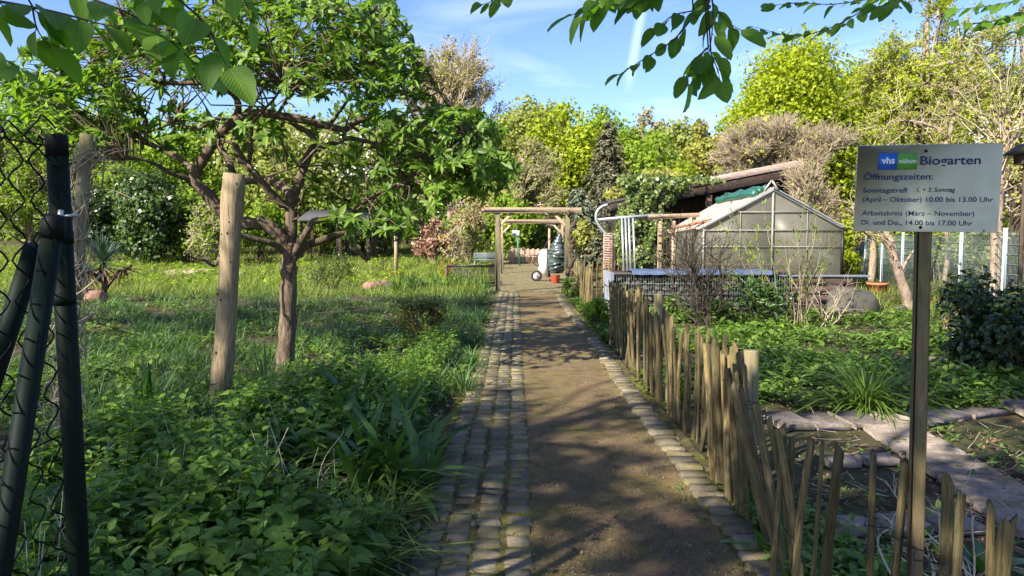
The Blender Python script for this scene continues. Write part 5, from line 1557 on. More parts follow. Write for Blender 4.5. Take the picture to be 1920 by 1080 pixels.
# long twigs through a bent midpoint, then a rosette of leaves at each tip
mid = near + (tips - near) * .55 + rng.normal(size=tips.shape) * .10 + (0, 0, .05)
mb.twigs(near, mid, .011, .007, .12, 5); mb.twigs(mid, tips, .0068, .0038, .1, 4)
mb.build('twigs', M['bark'], ft)
mb = MB()
for sh_, nl_, back in ((0, 8, 0), (1, 5, .3), (2, 4, .62)):
    n = len(tips); k = nl_
    c = tips + (mid - tips) * back + rng.normal(size=tips.shape) * .015
    ax = norm(tips - mid) * .6 + (0, 0, .5) + rng.normal(size=tips.shape) * .2; ax = norm(ax)
    C = np.repeat(c, k, 0); AX = np.repeat(ax, k, 0)
    per = norm(np.cross(AX, runit(len(C))))
    D = norm(per + AX * rng.uniform(-.1, .8, (len(C), 1)) + (0, 0, -.15)); N = norm(AX + per * .15 + runit(len(C)) * .25)
    Ln_ = rng.uniform(.075, .155, len(C)) * (1 if sh_ == 0 else .9); mb.leaves(C, D, N, Ln_, Ln_ * rng.uniform(.32, .46, len(C)), 'leaf', .28, .35)
mb.build('crown', L['medlar'], ft)

# ------------------------------------------------------------------ hornbeams over the entrance: their crowns shade the garden
def hornbeam(label, base, crowns, nleaf):
    o = thing('hornbeam_tree', label, 'tree', base, 'hornbeams over the entrance')
    b = np.array(base, float); mb = MB(); rt = .2
    mb.tube(spline([b - (0, 0, .2), b + (.1, .05, 2.0), b + (0, .1, 4.2)], 6), np.linspace(rt, rt * .7, 13), 12, True, .04)
    fork = b + (0, .1, 4.0)
    P_, D_ = [], []
    for (c, r_, n) in crowns:
        c = np.array(c, float); r_ = np.array(r_, float)
        mb.tube(spline([fork, (fork + c) / 2 + (0, 0, .5), c], 5), np.linspace(rt * .45, .03, 11), 8, False)
        k = 60; d = runit(k); lc = c + d * r_ * rng.uniform(.25, .95, (k, 1)); lr = np.tile(r_.mean() * rng.uniform(.08, .18, (k, 1)), (1, 3)) * (1, 1, .6)
        mb.twigs(np.tile(c, (k, 1)), lc, .04, .012, .1, 5)
        p, dd = crown_points(lc, lr, int(n * 1.15), .2, .4); P_.append(p); D_.append(dd)
    P = np.vstack(P_); N = norm(runit(len(P)) * .8 + (0, 0, .9)); D = norm(np.cross(N, runit(len(P))) + (0, 0, -.2)); s_ = rng.uniform(.08, .17, len(P))
    mbl = MB(); mbl.leaves(P, D, N, s_, s_ * .7, 'quad')
    return o, mb, mbl
def spray(o, pts, Y0, Y1, LL, r0=.004, step=.02, droop=.35, both=True, up=None):
    mb = MB(); mbl = MB(); r0 = r0 * .6
    W = [at(px, py, Y0 + (Y1 - Y0) * i / max(1, len(pts) - 1)) for i, (px, py) in enumerate(pts)]
    stem = spline([W[0] + (-.5, -1.0, 1.7), W[0] + (-.15, -.35, .55), W[0]], 5); mb.tube(stem, np.linspace(r0 * 1.6, r0, len(stem)), 6)
    sp = spline(W, 8); mb.tube(sp, np.linspace(r0, r0 * .3, len(sp)), 6)
    seg = np.linalg.norm(np.diff(sp, axis=0), axis=1); cum = np.append(0, np.cumsum(seg))
    n = int(cum[-1] / step)
    for k in range(n + 1):
        s_ = min(cum[-1], k * step + rng.normal() * step * .2); i = min(len(sp) - 2, max(0, np.searchsorted(cum, s_) - 1)); t_ = (s_ - cum[i]) / max(seg[i], 1e-6)
        p = sp[i] + (sp[i + 1] - sp[i]) * t_; T = norm((sp[i + 1] - sp[i])[None])[0]
        sd = np.cross(T, (0, 0, 1.0)); sd /= max(np.linalg.norm(sd), 1e-6); sg_ = 1 if k % 2 else -1
        D = T * .55 + sd * sg_ * .75 + np.array((0, 0, -droop)) + rng.normal(size=3) * .22
        if k == n: D = T + rng.normal(size=3) * .1
        N = np.array((0, -.35, .8)) + rng.normal(size=3) * .45
        l_ = LL * rng.uniform(.7, 1.1)
        D /= np.linalg.norm(D)
        mb.tube([p, p + D * l_ * .16], [.0011, .0008], 4, False)
        mbl.leaves((p + D * l_ * .15)[None], D[None], N[None], l_, l_ * rng.uniform(.52, .68), 'big', rng.uniform(.05, .35), rng.uniform(.1, .55))
    br = mb.build('branch', M['barkdark'], o, True); mbl.build('leaves', L['hornbeam'], br, False, True)
    return sp
DEN = 1.0
oA, mA, lA = hornbeam('hornbeam whose big ribbed leaves hang in the top left corner', (-10.5, -2.2, 0), [((-13.9, 6.0, 8.6), (4.7, 4.9, 2.8), 6200), ((-12.5, -3.2, 8.2), (5, 4.5, 2.8), 4600), ((-9.9, 8.8, 9.3), (3.8, 3.8, 2.2), 3300)], 0)
oB, mB_, lB = hornbeam('hornbeam whose leafy sprays hang across the top of the sky', (-8.4, -6.4, 0), [((-7.9, -2.5, 8.2), (4.6, 4.2, 2.4), 4600), ((-2.4, .0, 8.4), (4.0, 3.2, 2.2), 3600), ((-9.5, -5.6, 8.0), (3.6, 3.2, 2.2), 3000), ((-3.6, -5.2, 8.4), (4.5, 3.6, 2.6), 3600), ((-1.7, -.9, 5.0), (1.9, 1.8, .8), 1150), ((-3.3, -1.9, 5.3), (1.9, 2.0, .8), 1500)], 0)
oC, mC, lC = hornbeam('hornbeam whose small dark leaves hang in the top right corner', (3.6, -3.0, 0), [((2.2, -1.8, 6.4), (3.8, 2.8, 1.9), 3000)], 0)
spray(oA, [(-60, -6), (30, 8), (110, 24), (190, 45), (235, 52)], 1.25, 1.3, .078, .005, .024, .5)
spray(oA, [(60, 10), (70, 55), (95, 90)], 1.27, 1.27, .076, .003, .026, .5)
spray(oA, [(120, -20), (230, 20), (300, 60), (345, 100), (380, 130)], 1.4, 1.35, .078, .004, .030, .5)
spray(oA, [(300, -30), (380, 40), (410, 95), (428, 128)], 1.3, 1.25, .078, .004, .034, .4)
spray(oA, [(200, -40), (250, -15), (310, 20)], 1.3, 1.3, .075, .004, .024, .4)
spray(oA, [(420, -40), (460, 5), (470, 40)], 1.5, 1.5, .07, .003, .03, .4)
spray(oA, [(-80, 60), (-10, 100), (40, 130)], 1.9, 1.9, .075, .004, .03, .3)
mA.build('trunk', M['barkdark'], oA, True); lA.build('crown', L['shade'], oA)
spray(oB, [(1200, -60), (1170, -20), (1120, 5), (1080, 25)], 1.7, 1.65, .066, .004, .02, .3)
spray(oB, [(1260, -60), (1225, -15), (1190, 10)], 1.7, 1.7, .070, .004, .022, .5)
spray(oB, [(1320, -60), (1336, 5), (1335, 60), (1328, 105), (1318, 132)], 1.75, 1.65, .066, .004, .022, .6)
spray(oB, [(1345, -40), (1300, 30), (1262, 75), (1205, 112), (1165, 138)], 1.75, 1.72, .052, .004, .018, .25)
spray(oB, [(1336, 10), (1370, 45), (1402, 62)], 1.75, 1.70, .068, .003, .030, .6)
spray(oB, [(1670, -20), (1600, 30), (1540, 58), (1480, 66), (1420, 52)], 2.5, 2.3, .05, .004, .026, .25)
spray(oB, [(1680, -10), (1620, 0), (1560, 8), (1500, 5), (1450, 10)], 2.6, 2.4, .05, .004, .03, .25)
spray(oB, [(1720, -30), (1680, 0), (1640, 15)], 2.1, 2.0, .065, .004, .022, .4)
spray(oB, [(1010, -40), (960, -12), (905, 8)], 2.0, 1.9, .05, .003, .02, .4)
spray(oB, [(1150, -50), (1130, -10), (1105, 15), (1090, 35)], 1.6, 1.6, .064, .003, .018, .5)
spray(oB, [(1290, -50), (1215, -18), (1150, -5), (1110, 10)], 1.75, 1.7, .070, .004, .018, .4)
spray(oB, [(1328, 90), (1300, 115), (1290, 150)], 1.66, 1.6, .066, .003, .02, .7)
spray(oB, [(1333, 100), (1345, 130), (1350, 150)], 1.66, 1.6, .07, .003, .022, .7)
spray(oB, [(1300, 20), (1260, 30), (1225, 60)], 1.72, 1.7, .055, .003, .02, .3)
spray(oB, [(760, -40), (735, -14), (712, 0)], 2.6, 2.5, .05, .003, .02, .4)
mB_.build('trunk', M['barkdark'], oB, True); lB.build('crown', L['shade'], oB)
spray(oC, [(2010, -30), (1940, 15), (1870, 38), (1800, 45)], 2.7, 2.6, .055, .004, .024, .25)
spray(oC, [(1990, -50), (1920, -5), (1860, 10), (1790, 18)], 2.7, 2.6, .052, .004, .024, .25)
spray(oC, [(2000, 10), (1950, 40), (1900, 62)], 2.5, 2.4, .055, .004, .022, .3)
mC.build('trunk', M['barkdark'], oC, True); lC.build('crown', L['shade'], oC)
# ================================================================== smaller plants
def ivy_mass(name, label, cat, ells, Y, n, s_, leaf='ivy', parent=None, part='foliage', thick=.25, stems=True):
    o = parent or thing(name, label, cat, at(ells[0][0], ells[0][1], Y) * (1, 1, 0))
    P = []
    w_ = np.array([e[2] * e[3] for e in ells], float); w_ /= w_.sum()
    for k in rng.choice(len(ells), n, p=w_):
        cx, cy_, rx, ry = ells[k]; a_ = rng.uniform(0, 6.283); r_ = math.sqrt(rng.random()) * (1 + .15 * math.sin(5 * a_ + k))
        dep = thick * math.sqrt(max(0, 1 - min(1, r_) ** 2)) * (1 + .35 * math.sin(cx + 9 * math.cos(a_) * r_) * math.sin(7 * r_ * math.sin(a_) + cy_))
        P.append(at(cx + rx * r_ * math.cos(a_), cy_ + ry * r_ * math.sin(a_), Y - dep + rng.normal() * .04))
    P = np.array(P); N = norm(runit(n) * .6 + (-.2, -.8, .4)); D = norm(np.cross(N, runit(n)) + (0, 0, -.5)); z = s_ * rng.uniform(.6, 1.3, n)
    mb = MB(); mb.leaves(P, D, N, z, z * .85, 'quad')
    mb.build(part, L[leaf], o)
    if stems:
        A = P[rng.integers(0, n, 60)]; B = A + rng.normal(size=(60, 3)) * (.2, .05, .35); mb = MB(); mb.twigs(A, B, .012, .006); mb.build('stems', M['barkdark'], o)
    return o
ivy_mass('ivy', 'dense ivy hanging over the left end of the shed roof', 'ivy', [(1225, 360, 42, 38), (1200, 390, 30, 50), (1270, 345, 30, 16), (1310, 338, 45, 8), (1230, 440, 30, 60), (1170, 440, 18, 55), (1210, 480, 45, 25), (1182, 340, 25, 14)], 21.6, 5200, .105, thick=.5)
ivy_mass('climber', 'thin green climber over the roof edge above the arch side of shed', 'climber', [(1160, 362, 28, 14), (1190, 350, 30, 12), (1240, 325, 40, 8)], 22.6, 700, .10, 'olive', thick=.4)

def bush(name, label, cat, px, py, w_px, h_px, leaf, n, s_, kind='quad', stem='barkdark', aspect=.5, group=None, flat=1.0, lumps=9, up=.4):
    q = G(px, py); Y = q[1]; Rr = w_px / F * Y; H = h_px / F * Y
    o = thing(name, label, cat, q, group)
    lc = q + np.stack([rng.normal(size=lumps) * Rr * .45, rng.normal(size=lumps) * Rr * .35, H * rng.uniform(.25, .82, lumps)], 1)
    lr = np.tile(np.array((Rr * .42, Rr * .36, H * .24)), (lumps, 1)) * rng.uniform(.7, 1.2, (lumps, 1))
    P, d = crown_points(lc, lr, n, up, .6); g = P[:, 2] > q[2] + .02; P = P[g]; d = d[g]
    mb = MB(); A = np.repeat((q + (0, 0, -.03))[None], lumps * 3, 0) + rng.normal(size=(lumps * 3, 3)) * (Rr * .12, Rr * .12, 0); B = np.repeat(lc, 3, 0) + runit(lumps * 3) * np.repeat(lr, 3, 0) * .7
    mb.twigs(A, B, .010, .004, .08, 5); i = rng.integers(0, len(P), lumps * 14); mb.twigs(np.repeat(lc, 14, 0), np.repeat(lc, 14, 0) + (P[i] - np.repeat(lc, 14, 0)) * .5 * 0 + runit(lumps * 14) * np.repeat(lr, 14, 0) * .9, .004, .002)
    mb.build('stems', M[stem], o)
    N = norm(d * .7 + runit(len(P)) * .6 + (0, 0, .6)); D = norm(np.cross(N, runit(len(P))) + d * .5); z = s_ * rng.uniform(.6, 1.3, len(P))
    mb = MB(); mb.leaves(P, D, N, z, z * aspect, kind); mb.build('foliage', L[leaf], o)
    return o
bush('round_shrub', 'small round shrub with tiny leaves standing in the lawn', 'shrub', 622, 545, 42, 76, 'ivy', 2200, .06, 'quad', 'barkdark', .6)
bush('bronze_shrub', 'low olive and bronze shrub in the grass near the path', 'shrub', 795, 648, 58, 88, 'redbrown', 3600, .034, 'quad', 'barkdark', .6)
bush('pale_green_plant', 'bright pale green bushy herb in the gap of the paling fence', 'plant', 1122, 615, 34, 62, 'fresh', 900, .085, 'leaf', 'barkdark', .45)
bush('rhododendron', 'leathery dark green shrub in front of the gabion', 'shrub', 1432, 612, 55, 95, 'strap', 560, .15, 'leaf', 'barkdark', .28, lumps=11)
bush('rhododendron', 'low yellowish green shrub at the left end of the gabion', 'shrub', 1262, 600, 30, 50, 'cover', 380, .11, 'leaf', 'barkdark', .3)
bush('rhododendron', 'small leathery plant before the middle of the gabion', 'shrub', 1345, 605, 28, 42, 'nettle', 300, .12, 'leaf', 'barkdark', .32)
bush('ivy_bush', 'large dark ivy covered bush at the right edge', 'shrub', 1905, 715, 105, 190, 'holly', 4600, .07, 'leaf', 'barkdark', .75, lumps=16)
bush('acer_sapling', 'thin sapling with drooping dark leaves right of the sign post', 'shrub', 1782, 640, 34, 110, 'redbrown', 260, .13, 'leaf', 'bark2', .3, lumps=8)
bush('acer_sapling', 'small dark leaved plant under the wire fence post', 'shrub', 1825, 590, 28, 60, 'dark', 220, .12, 'leaf', 'barkdark', .35)
bush('path_herb', 'dark green herb growing at the foot of the right arch post', 'plant', 1072, 562, 22, 46, 'cover', 500, .07, 'leaf', 'barkdark', .5)
bush('path_herb', 'tall weedy herb between pickets beside the gabion corner', 'plant', 1190, 625, 26, 110, 'redbrown', 500, .06, 'leaf', 'barkdark', .4)

# leafless twiggy bushes and willow rods before the gabion
def rods(name, label, cat, px, py, tops, Y=None, r0=.011, leaf=None, mt='twigdark', sub=7, subl=.35, ns=.03, nper=22, depth=.4):
    q = G(px, py); Y = q[1]
    o = thing(name, label, cat, q); mb = MB(); C, D = [], []
    for (tx, ty) in tops:
        e = at(tx, ty, Y + rng.normal() * depth); a_ = q + (rng.normal() * .08, rng.normal() * .08, -.05)
        sp = spline([a_, a_ + (e - a_) * .4 + rng.normal(size=3) * .07, a_ + (e - a_) * .75 + rng.normal(size=3) * .06, e], 5)
        mb.tube(sp, np.linspace(r0, r0 * .22, len(sp)), 5)
        i = rng.integers(3, len(sp), sub); A = sp[i]; T = norm(sp[i] - sp[i - 1]); B = A + norm(T + runit(sub) * .9) * rng.uniform(.3, 1, (sub, 1)) * subl
        mb.twigs(A, B, r0 * .35, r0 * .15, .12)
        pool = np.vstack([sp[4:], (A + B) / 2, B]); j = rng.integers(0, len(pool), nper); C.append(pool[j]); D.append(np.tile(norm((e - a_)[None]), (nper, 1)))
    mb.build('stems', M[mt], o)
    if leaf:
        C = np.vstack(C) + rng.normal(size=(len(tops) * nper, 3)) * .02; D = norm(np.vstack(D) + runit(len(C)) * .6); mb = MB()
        z = ns * rng.uniform(.6, 1.5, len(C)); mb.leaves(C, D, norm(runit(len(C)) + (0, 0, .4)), z, z * .3, 'leaf'); mb.build('foliage', L[leaf], o)
    return o
rods('willow_shrub', 'loose willow rods with narrow young leaves before the greenhouse', 'shrub', 1462, 610, [(1352, 420), (1372, 398), (1395, 412), (1418, 440), (1340, 455), (1432, 395), (1405, 470), (1448, 455), (1378, 470), (1360, 490)], leaf='fresh', mt='bark2', ns=.075, nper=34)
rods('willow_shrub', 'slender green rods rising before the right greenhouse panes', 'shrub', 1500, 612, [(1470, 440), (1488, 420), (1505, 408), (1525, 425), (1540, 440), (1552, 470), (1515, 460), (1545, 500), (1480, 480), (1530, 395)], leaf='mid', mt='bark2', ns=.07, nper=30)
rods('bare_shrub', 'dark leafless twiggy bush standing at the gabion left of the greenhouse', 'shrub', 1322, 615, [(1262, 430), (1275, 455), (1295, 440), (1318, 460), (1340, 452), (1352, 470), (1282, 480), (1250, 470), (1240, 490), (1366, 488), (1300, 490), (1335, 485)], leaf=None, sub=34, subl=.75, r0=.02, mt='twigdark')
rods('bare_shrub', 'pale leafless little bush in front of the sleeper wall', 'shrub', 1548, 612, [(1520, 540), (1535, 530), (1550, 545), (1565, 535), (1578, 545), (1590, 530), (1508, 552), (1600, 548)], mt='twigpale', sub=10, r0=.012)
rods('meadow_sapling', 'thin dark stemmed sapling before the black bench', 'shrub', 862, 528, [(858, 440), (868, 455), (878, 446), (850, 470), (884, 470)], mt='twigdark', leaf='redbrown', r0=.016, nper=6, ns=.1)
rods('dead_stems', 'tangle of bleached dead stems behind the near pickets', 'plant', 1755, 1180, [(1660, 900), (1690, 930), (1720, 960), (1760, 930), (1790, 960), (1815, 900), (1770, 1000), (1700, 985), (1840, 970), (1645, 960)], mt='deadstem', r0=.006, sub=4, subl=.16, depth=.12)
rods('dead_stems', 'dry straw stalks lying in the strap leaves left of the path', 'plant', 612, 940, [(640, 800), (700, 790), (655, 850), (690, 870)], mt='deadstem', r0=.0035, sub=1, subl=.05, depth=.1)

# yucca with forked bare stems
q = G(190, 566); Yy = q[1]
yu = thing('yucca', 'spiky yucca on dark forked stems in the lawn at the left', 'yucca', q); mb = MB()
c1 = at(193, 492, Yy); c2 = at(160, 505, Yy - .3); c3 = at(232, 505, Yy + .1)
mb.tube(spline([q + (0, 0, -.05), at(196, 535, Yy), c1], 5), np.linspace(.09, .07, 11), 9, True, .12); mb.tube(spline([q + (0, 0, .05), at(170, 545, Yy), at(146, 560, Yy)], 4), np.linspace(.08, .06, 9), 8)
mb.tube(spline([at(198, 538, Yy), at(215, 518, Yy), c3, at(246, 498, Yy)], 4), np.linspace(.075, .04, 13), 8, True, .1); mb.tube(spline([at(196, 530, Yy), at(175, 515, Yy), c2, at(150, 520, Yy)], 4), np.linspace(.07, .05, 13), 8)
mb.build('stems', M['barkdark'], yu, True)
mb = MB(); n = 130; el = rng.uniform(-.35, 1.5, n); az = rng.uniform(0, 6.283, n); D = np.stack([np.cos(az) * np.cos(el), np.sin(az) * np.cos(el), np.sin(el)], 1)
lo = rng.uniform(.55, .92, n); mb.leaves(np.tile(c1, (n, 1)), D, norm(np.cross(D, np.cross(D, (0, 0, 1.0))) * -1), lo, .045, 'blade', .08); mb.build('leaf_rosette', L['yucca'], yu)
mb = MB(); n = 110; el = rng.uniform(-1.2, .1, n); az = rng.uniform(0, 6.283, n); D = np.stack([np.cos(az) * np.cos(el), np.sin(az) * np.cos(el), np.sin(el)], 1)
cc = np.array((c1 - (0, 0, .1), c2, c3))[rng.integers(0, 3, n)]; mb.leaves(cc, D, norm(runit(n) + (0, 0, 1)), rng.uniform(.35, .7, n), .035, 'blade', .2); mb.build('dry_leaves', L['dead'], yu)
rk = rock('root_stump', 'brown root stump at the foot of the yucca', 'stump', (q[0] - .05, q[1] - .2, .12), (.34, .26, .22), M['redstone'], None, 51)

# broad strap-leaved clumps and grasses
def clump(name, label, cat, pos, n, Ll, W, leaf, spread=.7, curl=.5, group=None, base_r=.06, kind='blade'):
    q = np.array(pos, float); o = None
    az = rng.uniform(0, 6.283, n); el = np.clip(rng.normal(1.15, .28 + spread * .3, n), .25, 1.5)
    D = np.stack([np.cos(az) * np.cos(el), np.sin(az) * np.cos(el), np.sin(el)], 1)
    side = np.stack([-np.sin(az), np.cos(az), 0 * az], 1); N = norm(np.cross(side, D)); N = np.where(N[:, 2:3] < 0, -N, N); N = norm(N + runit(n) * .2)
    C = q + np.stack([np.cos(az), np.sin(az), 0 * az], 1) * rng.uniform(0, base_r, (n, 1)) - (0, 0, .01)
    l_ = Ll * rng.uniform(.6, 1.15, n); mb = MB(); mb.leaves(C, D, N, l_, W * rng.uniform(.75, 1.2, n), kind, curl)
    o = mb.build(name, L[leaf]); o.data.transform(Matrix.Translation(-Vector(q))); o.location = [float(a) for a in q]
    tag(o, label, cat, group); return o
gcl = 'broad strap-leaved clumps beside the cobble strip'
for (px, py) in ((655, 800), (700, 850), (745, 880), (770, 905), (800, 850), (725, 790), (760, 815), (700, 905), (810, 900), (640, 860), (680, 760), (612, 800)):
    q = G(px - 18, py + 25); clump('strap_leaf_clump', 'clump of broad arching strap leaves beside the cobble strip', 'plant', q, 18, .56, .072, 'strap', .6, .5, gcl)
ggr = 'arching grass tufts at the cobble edge'
for (px, py) in ((660, 1000), (715, 1025), (745, 985), (690, 955), (640, 1060), (765, 940), (700, 1075), (590, 1040), (735, 915), (500, 960), (540, 900)):
    q = G(px - 18, py + 20); clump('grass_tuft', 'arching bright grass tuft at the near cobble edge', 'grass tuft', q, 50, .44, .010, 'cover', 1.1, 1.1, ggr, .09)
for (px, py, lab) in ((262, 790, 'upright dark iris leaves left of the log stake'), (285, 760, 'taller upright iris leaves beside log stake'), (505, 760, 'iris leaves right of the log stake foot')):
    q = G(px, py); clump('iris_clump', lab, 'plant', q, 18, .55, .028, 'strap', .15, .12, 'iris clumps in the left bed', .10)
q = G(1625, 768); clump('grass_clump', 'large arching grass clump beside the slab path', 'grass tuft', q, 260, .72, .014, 'cover', 1.0, .8, None, .15)
for (px, py) in ((745, 548), (775, 545), (800, 543), (830, 545), (860, 545), (890, 540), (770, 535), (815, 533), (905, 548)):
    q = G(px, py); clump('daylily_clump', 'dark green daylily clump at the edge of the sunlit lawn', 'plant', q, 42, .62, .04, 'strap', .6, .5, 'daylily clumps at the sunlit edge', .16)
for (px, py) in ((930, 600), (915, 650), (905, 690), (925, 570), (895, 735), (880, 640), (860, 600), (900, 610)):
    q = G(px - 22, py); clump('verge_grass', 'long soft grass tuft overhanging the far cobble strip', 'grass tuft', q, 90, .45, .012, 'grass', .9, .7, 'grass tufts along the far cobble strip', .16)
for (px, py, lab) in ((1130, 640, 'dock leaves at the foot of the fence by the bright herb'), (1215, 668, 'broad leaves growing through pickets near the fence bend'), (1395, 940, 'young broad leaves at the foot of the near pickets'), (1440, 1040, 'broad pale leaves nearest at the fence foot'),
                      (1690, 780, 'pale young broad leaves beside the slab path'), (1850, 1075, 'round young leaves behind the near pickets')):
    q = G(px, py); clump('broad_leaf_plant', lab, 'plant', q, 9, .24, .055, 'strap', .9, .5, 'broad leaved plants along the fence', .04)
# dandelions
for k, (px, py) in enumerate(((867, 612), (876, 622), (842, 606), (748, 525), (760, 524))):
    q = G(px, py + 8); o = thing('dandelion', ('yellow dandelion in the verge grass beside the path' if k < 3 else 'yellow flower near the reddish lawn stones'), 'flower', q, 'yellow flowers in the grass'); hgt = .22 if k < 3 else .4
    mb = MB(); mb.tube([q, q + (.01, 0, hgt * .6), q + (0, 0, hgt)], .003 + .002 * (k > 2), 4); mb.build('stalk', L['cover'], o)
    n = 40; D = norm(runit(n) * (1, 1, .3) + (0, 0, .25)); mb = MB(); mb.leaves(np.tile(q + (0, 0, hgt), (n, 1)), D, norm(runit(n) * .3 + (0, 0, 1)), .024 * (1 + 1.5 * (k > 2)), .009 * (1 + 1.5 * (k > 2)), 'quad'); mb.build('petals', L['yflower'], o)

# ------------------------------------------------------------------ ground cover, as stuff
def stuff(name, mb, mt, label, cat):
    o = mb.build(name, mt); o['kind'] = 'stuff'; return tag(o, label, cat)
def left_edge(y): return -.66 - .06 * np.sin(y * 1.3)
# lawn
def lawn(n, y0, y1, x_of, hmin, hmax, wd, leaf, nm, lab, kind, p=1.7, dens=None):
    u = rng.random(n); a_, b_ = y0 ** (1 - p), y1 ** (1 - p); y = (a_ + (b_ - a_) * u) ** (1 / (1 - p))
    lo, hi = x_of(y); x = lo + (hi - lo) * rng.random(n)
    nz = np.sin(x * 1.7 + np.sin(y * 1.1) * 2) * np.sin(y * 1.3 + 1.5 * np.sin(x * .8)) + .5 * np.sin(x * 5.1 + y * 3.3)
    g = nz + rng.normal(size=n) * .5 > (dens if dens is not None else -.9); x, y, nz = x[g], y[g], nz[g]; n = len(x)
    P = np.stack([x, y, gz(y) - .025], 1); az = rng.uniform(0, 6.283, n); el = rng.uniform(.75, 1.5, n)
    D = np.stack([np.cos(az) * np.cos(el), np.sin(az) * np.cos(el), np.sin(el)], 1); side = np.stack([-np.sin(az), np.cos(az), 0 * az], 1); N = np.cross(side, D); N = np.where(N[:, 2:3] < 0, -N, N)
    h = rng.uniform(hmin, hmax, n) * (1 + .35 * np.clip(nz, -1, 1)) * (1 + .015 * y); mb = MB(); mb.leaves(P, D, N + runit(n) * .3, h, wd * (.6 + y / 14) * rng.uniform(.6, 1.4, n), kind, .45)
    return stuff(nm, mb, L[leaf], lab, 'grass')
xl_ = lambda y: (-.80 * y - 1.0, left_edge(y) - .05)
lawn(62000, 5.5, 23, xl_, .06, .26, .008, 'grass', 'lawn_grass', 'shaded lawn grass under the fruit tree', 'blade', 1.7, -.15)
xm_ = lambda y: (-.80 * y - 1.0, np.where(y < 41, -1.0 - .04 * np.maximum(0, y - 26), .2 * y))
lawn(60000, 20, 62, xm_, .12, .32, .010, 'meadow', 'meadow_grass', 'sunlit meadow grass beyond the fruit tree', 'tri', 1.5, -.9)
lawn(9000, 22, 40, lambda y: (-1.2 + 0 * y, 4 + .1 * y), .03, .08, .008, 'meadow', 'clearing_grass', 'short grass growing in the sunny clearing past the arch', 'tri', 1.4, .1)
lawn(22000, 16, 46, lambda y: (np.maximum(3.5, 0 * y + 3.5), .74 * y + 1), .10, .3, .010, 'meadow', 'far_grass', 'grass at the foot of the wire panel fence', 'tri', 1.4, -.5)
# scattered leaf plants: rosettes of small leaves
def cover(n, pts_fn, smin, smax, leaf, nm, lab, cat, hmax=.12, kind='leaf', per=6, asp=.5):
    P = pts_fn(n); n = len(P); C = np.repeat(P, per, 0); m_ = len(C)
    az = rng.uniform(0, 6.283, m_); el = rng.uniform(-.05, .9, m_); D = np.stack([np.cos(az) * np.cos(el), np.sin(az) * np.cos(el), np.sin(el)], 1)
    hh = np.repeat(rng.uniform(.15, 1, n) * hmax, per) * rng.uniform(.3, 1, m_)
    s_ = np.repeat(rng.uniform(smin, smax, n), per) * rng.uniform(.6, 1.1, m_)
    C = C + np.stack([np.cos(az) * s_ * .3, np.sin(az) * s_ * .3, hh], 1)
    N = norm(np.stack([-np.cos(az) * .3, -np.sin(az) * .3, 1 + 0 * az], 1) + runit(m_) * .35); mb = MB(); mb.leaves(C, D, N, s_, s_ * asp, kind, .3)
    return stuff(nm, mb, L[leaf], lab, cat)
def zone(y0, y1, xf, thr=-9, p=1.8, f1=1.1):
    def fn(n):
        u = rng.random(n); a_, b_ = y0 ** (1 - p), y1 ** (1 - p); y = (a_ + (b_ - a_) * u) ** (1 / (1 - p)); lo, hi = xf(y); x = lo + (hi - lo) * rng.random(n)
        nz = np.sin(x * 1.9 * f1 + 1.3 * np.sin(y * 1.4)) + np.sin(y * 1.7 * f1 + 1.1 * np.sin(x * 1.3)) + .6 * np.sin(x * 4.7 + y * 3.9)
        g = nz + rng.normal(size=n) * .4 > thr; return np.stack([x[g], y[g], gz(y[g]) - .015], 1)
    return fn
cover(7000, zone(5.5, 22, xl_, -.2), .04, .14, 'cover', 'lawn_herbs', 'low herbs among the shaded lawn grass', 'ground cover', .16)
rb = lambda y: (np.interp(y, [1, 2.7, 5, 22], [1.3, 1.3, 1.6, 1.75]), .76 * y + .8)
cover(5000, zone(6.5, 15.2, rb, -.55, 1.2), .055, .13, 'cover', 'bed_herbs', 'low green herbs covering the bed behind the paling fence', 'ground cover', .24, per=7)
cover(1500, zone(6.9, 15, rb, .0, 1.2), .07, .16, 'nettle', 'bed_leaves', 'larger dark leaves scattered through the right bed', 'ground cover', .30, per=7)
cover(900, zone(2.0, 6.6, rb, .3, 1.3), .03, .09, 'cover', 'bed_seedlings', 'seedlings on the bare soil around the slab path', 'ground cover', .06, per=5)
cover(700, zone(1.6, 4.0, lambda y: (1.24 + 0 * y, 1.75 + 0 * y), -.2, 1.3), .03, .08, 'nettle', 'fence_weeds', 'small weeds behind the near pickets', 'ground cover', .16, per=5)
cover(420, zone(2.6, 11, lambda y: (np.interp(y, [2.6, 5.2, 11], [1.26, 1.3, 1.4]) + 0 * y, np.interp(y, [2.6, 5.2, 11], [1.36, 1.5, 1.6]) + 0 * y), .3, 1.6), .03, .09, 'cover', 'fence_foot_weeds', 'weeds at the foot of the paling fence', 'ground cover', .10, per=5)
cover(900, zone(11, 21, lambda y: (1.36 + 0 * y, 1.75 + 0 * y), -.6, 1.4), .05, .11, 'cover', 'far_fence_weeds', 'green weeds along the far part of the paling fence', 'ground cover', .20, per=6)
cover(2600, zone(24, 44, xm_, .1, 1.4), .12, .25, 'fresh', 'meadow_herbs', 'leafy herbs in the sunlit meadow', 'ground cover', .35, 'quad', per=7, asp=.6)
cover(260, zone(26, 38, lambda y: (-.28 * y, -1.4 + 0 * y), .3, 1.4), .05, .08, 'yflower', 'meadow_flowers', 'yellow flowers scattered in the sunlit meadow', 'flowers', .5, 'quad', per=3, asp=.8)
cover(40, lambda n: np.stack([PX(838, 27.5) + rng.normal(size=n) * .16, 27.5 + rng.normal(size=n) * .2, gz(27.5) + .35 + rng.uniform(-.2, .3, n)], 1), .06, .1, 'orange', 'orange_flowers', 'orange flowers beside the black bench', 'flowers', .25, 'quad', per=4, asp=.8)

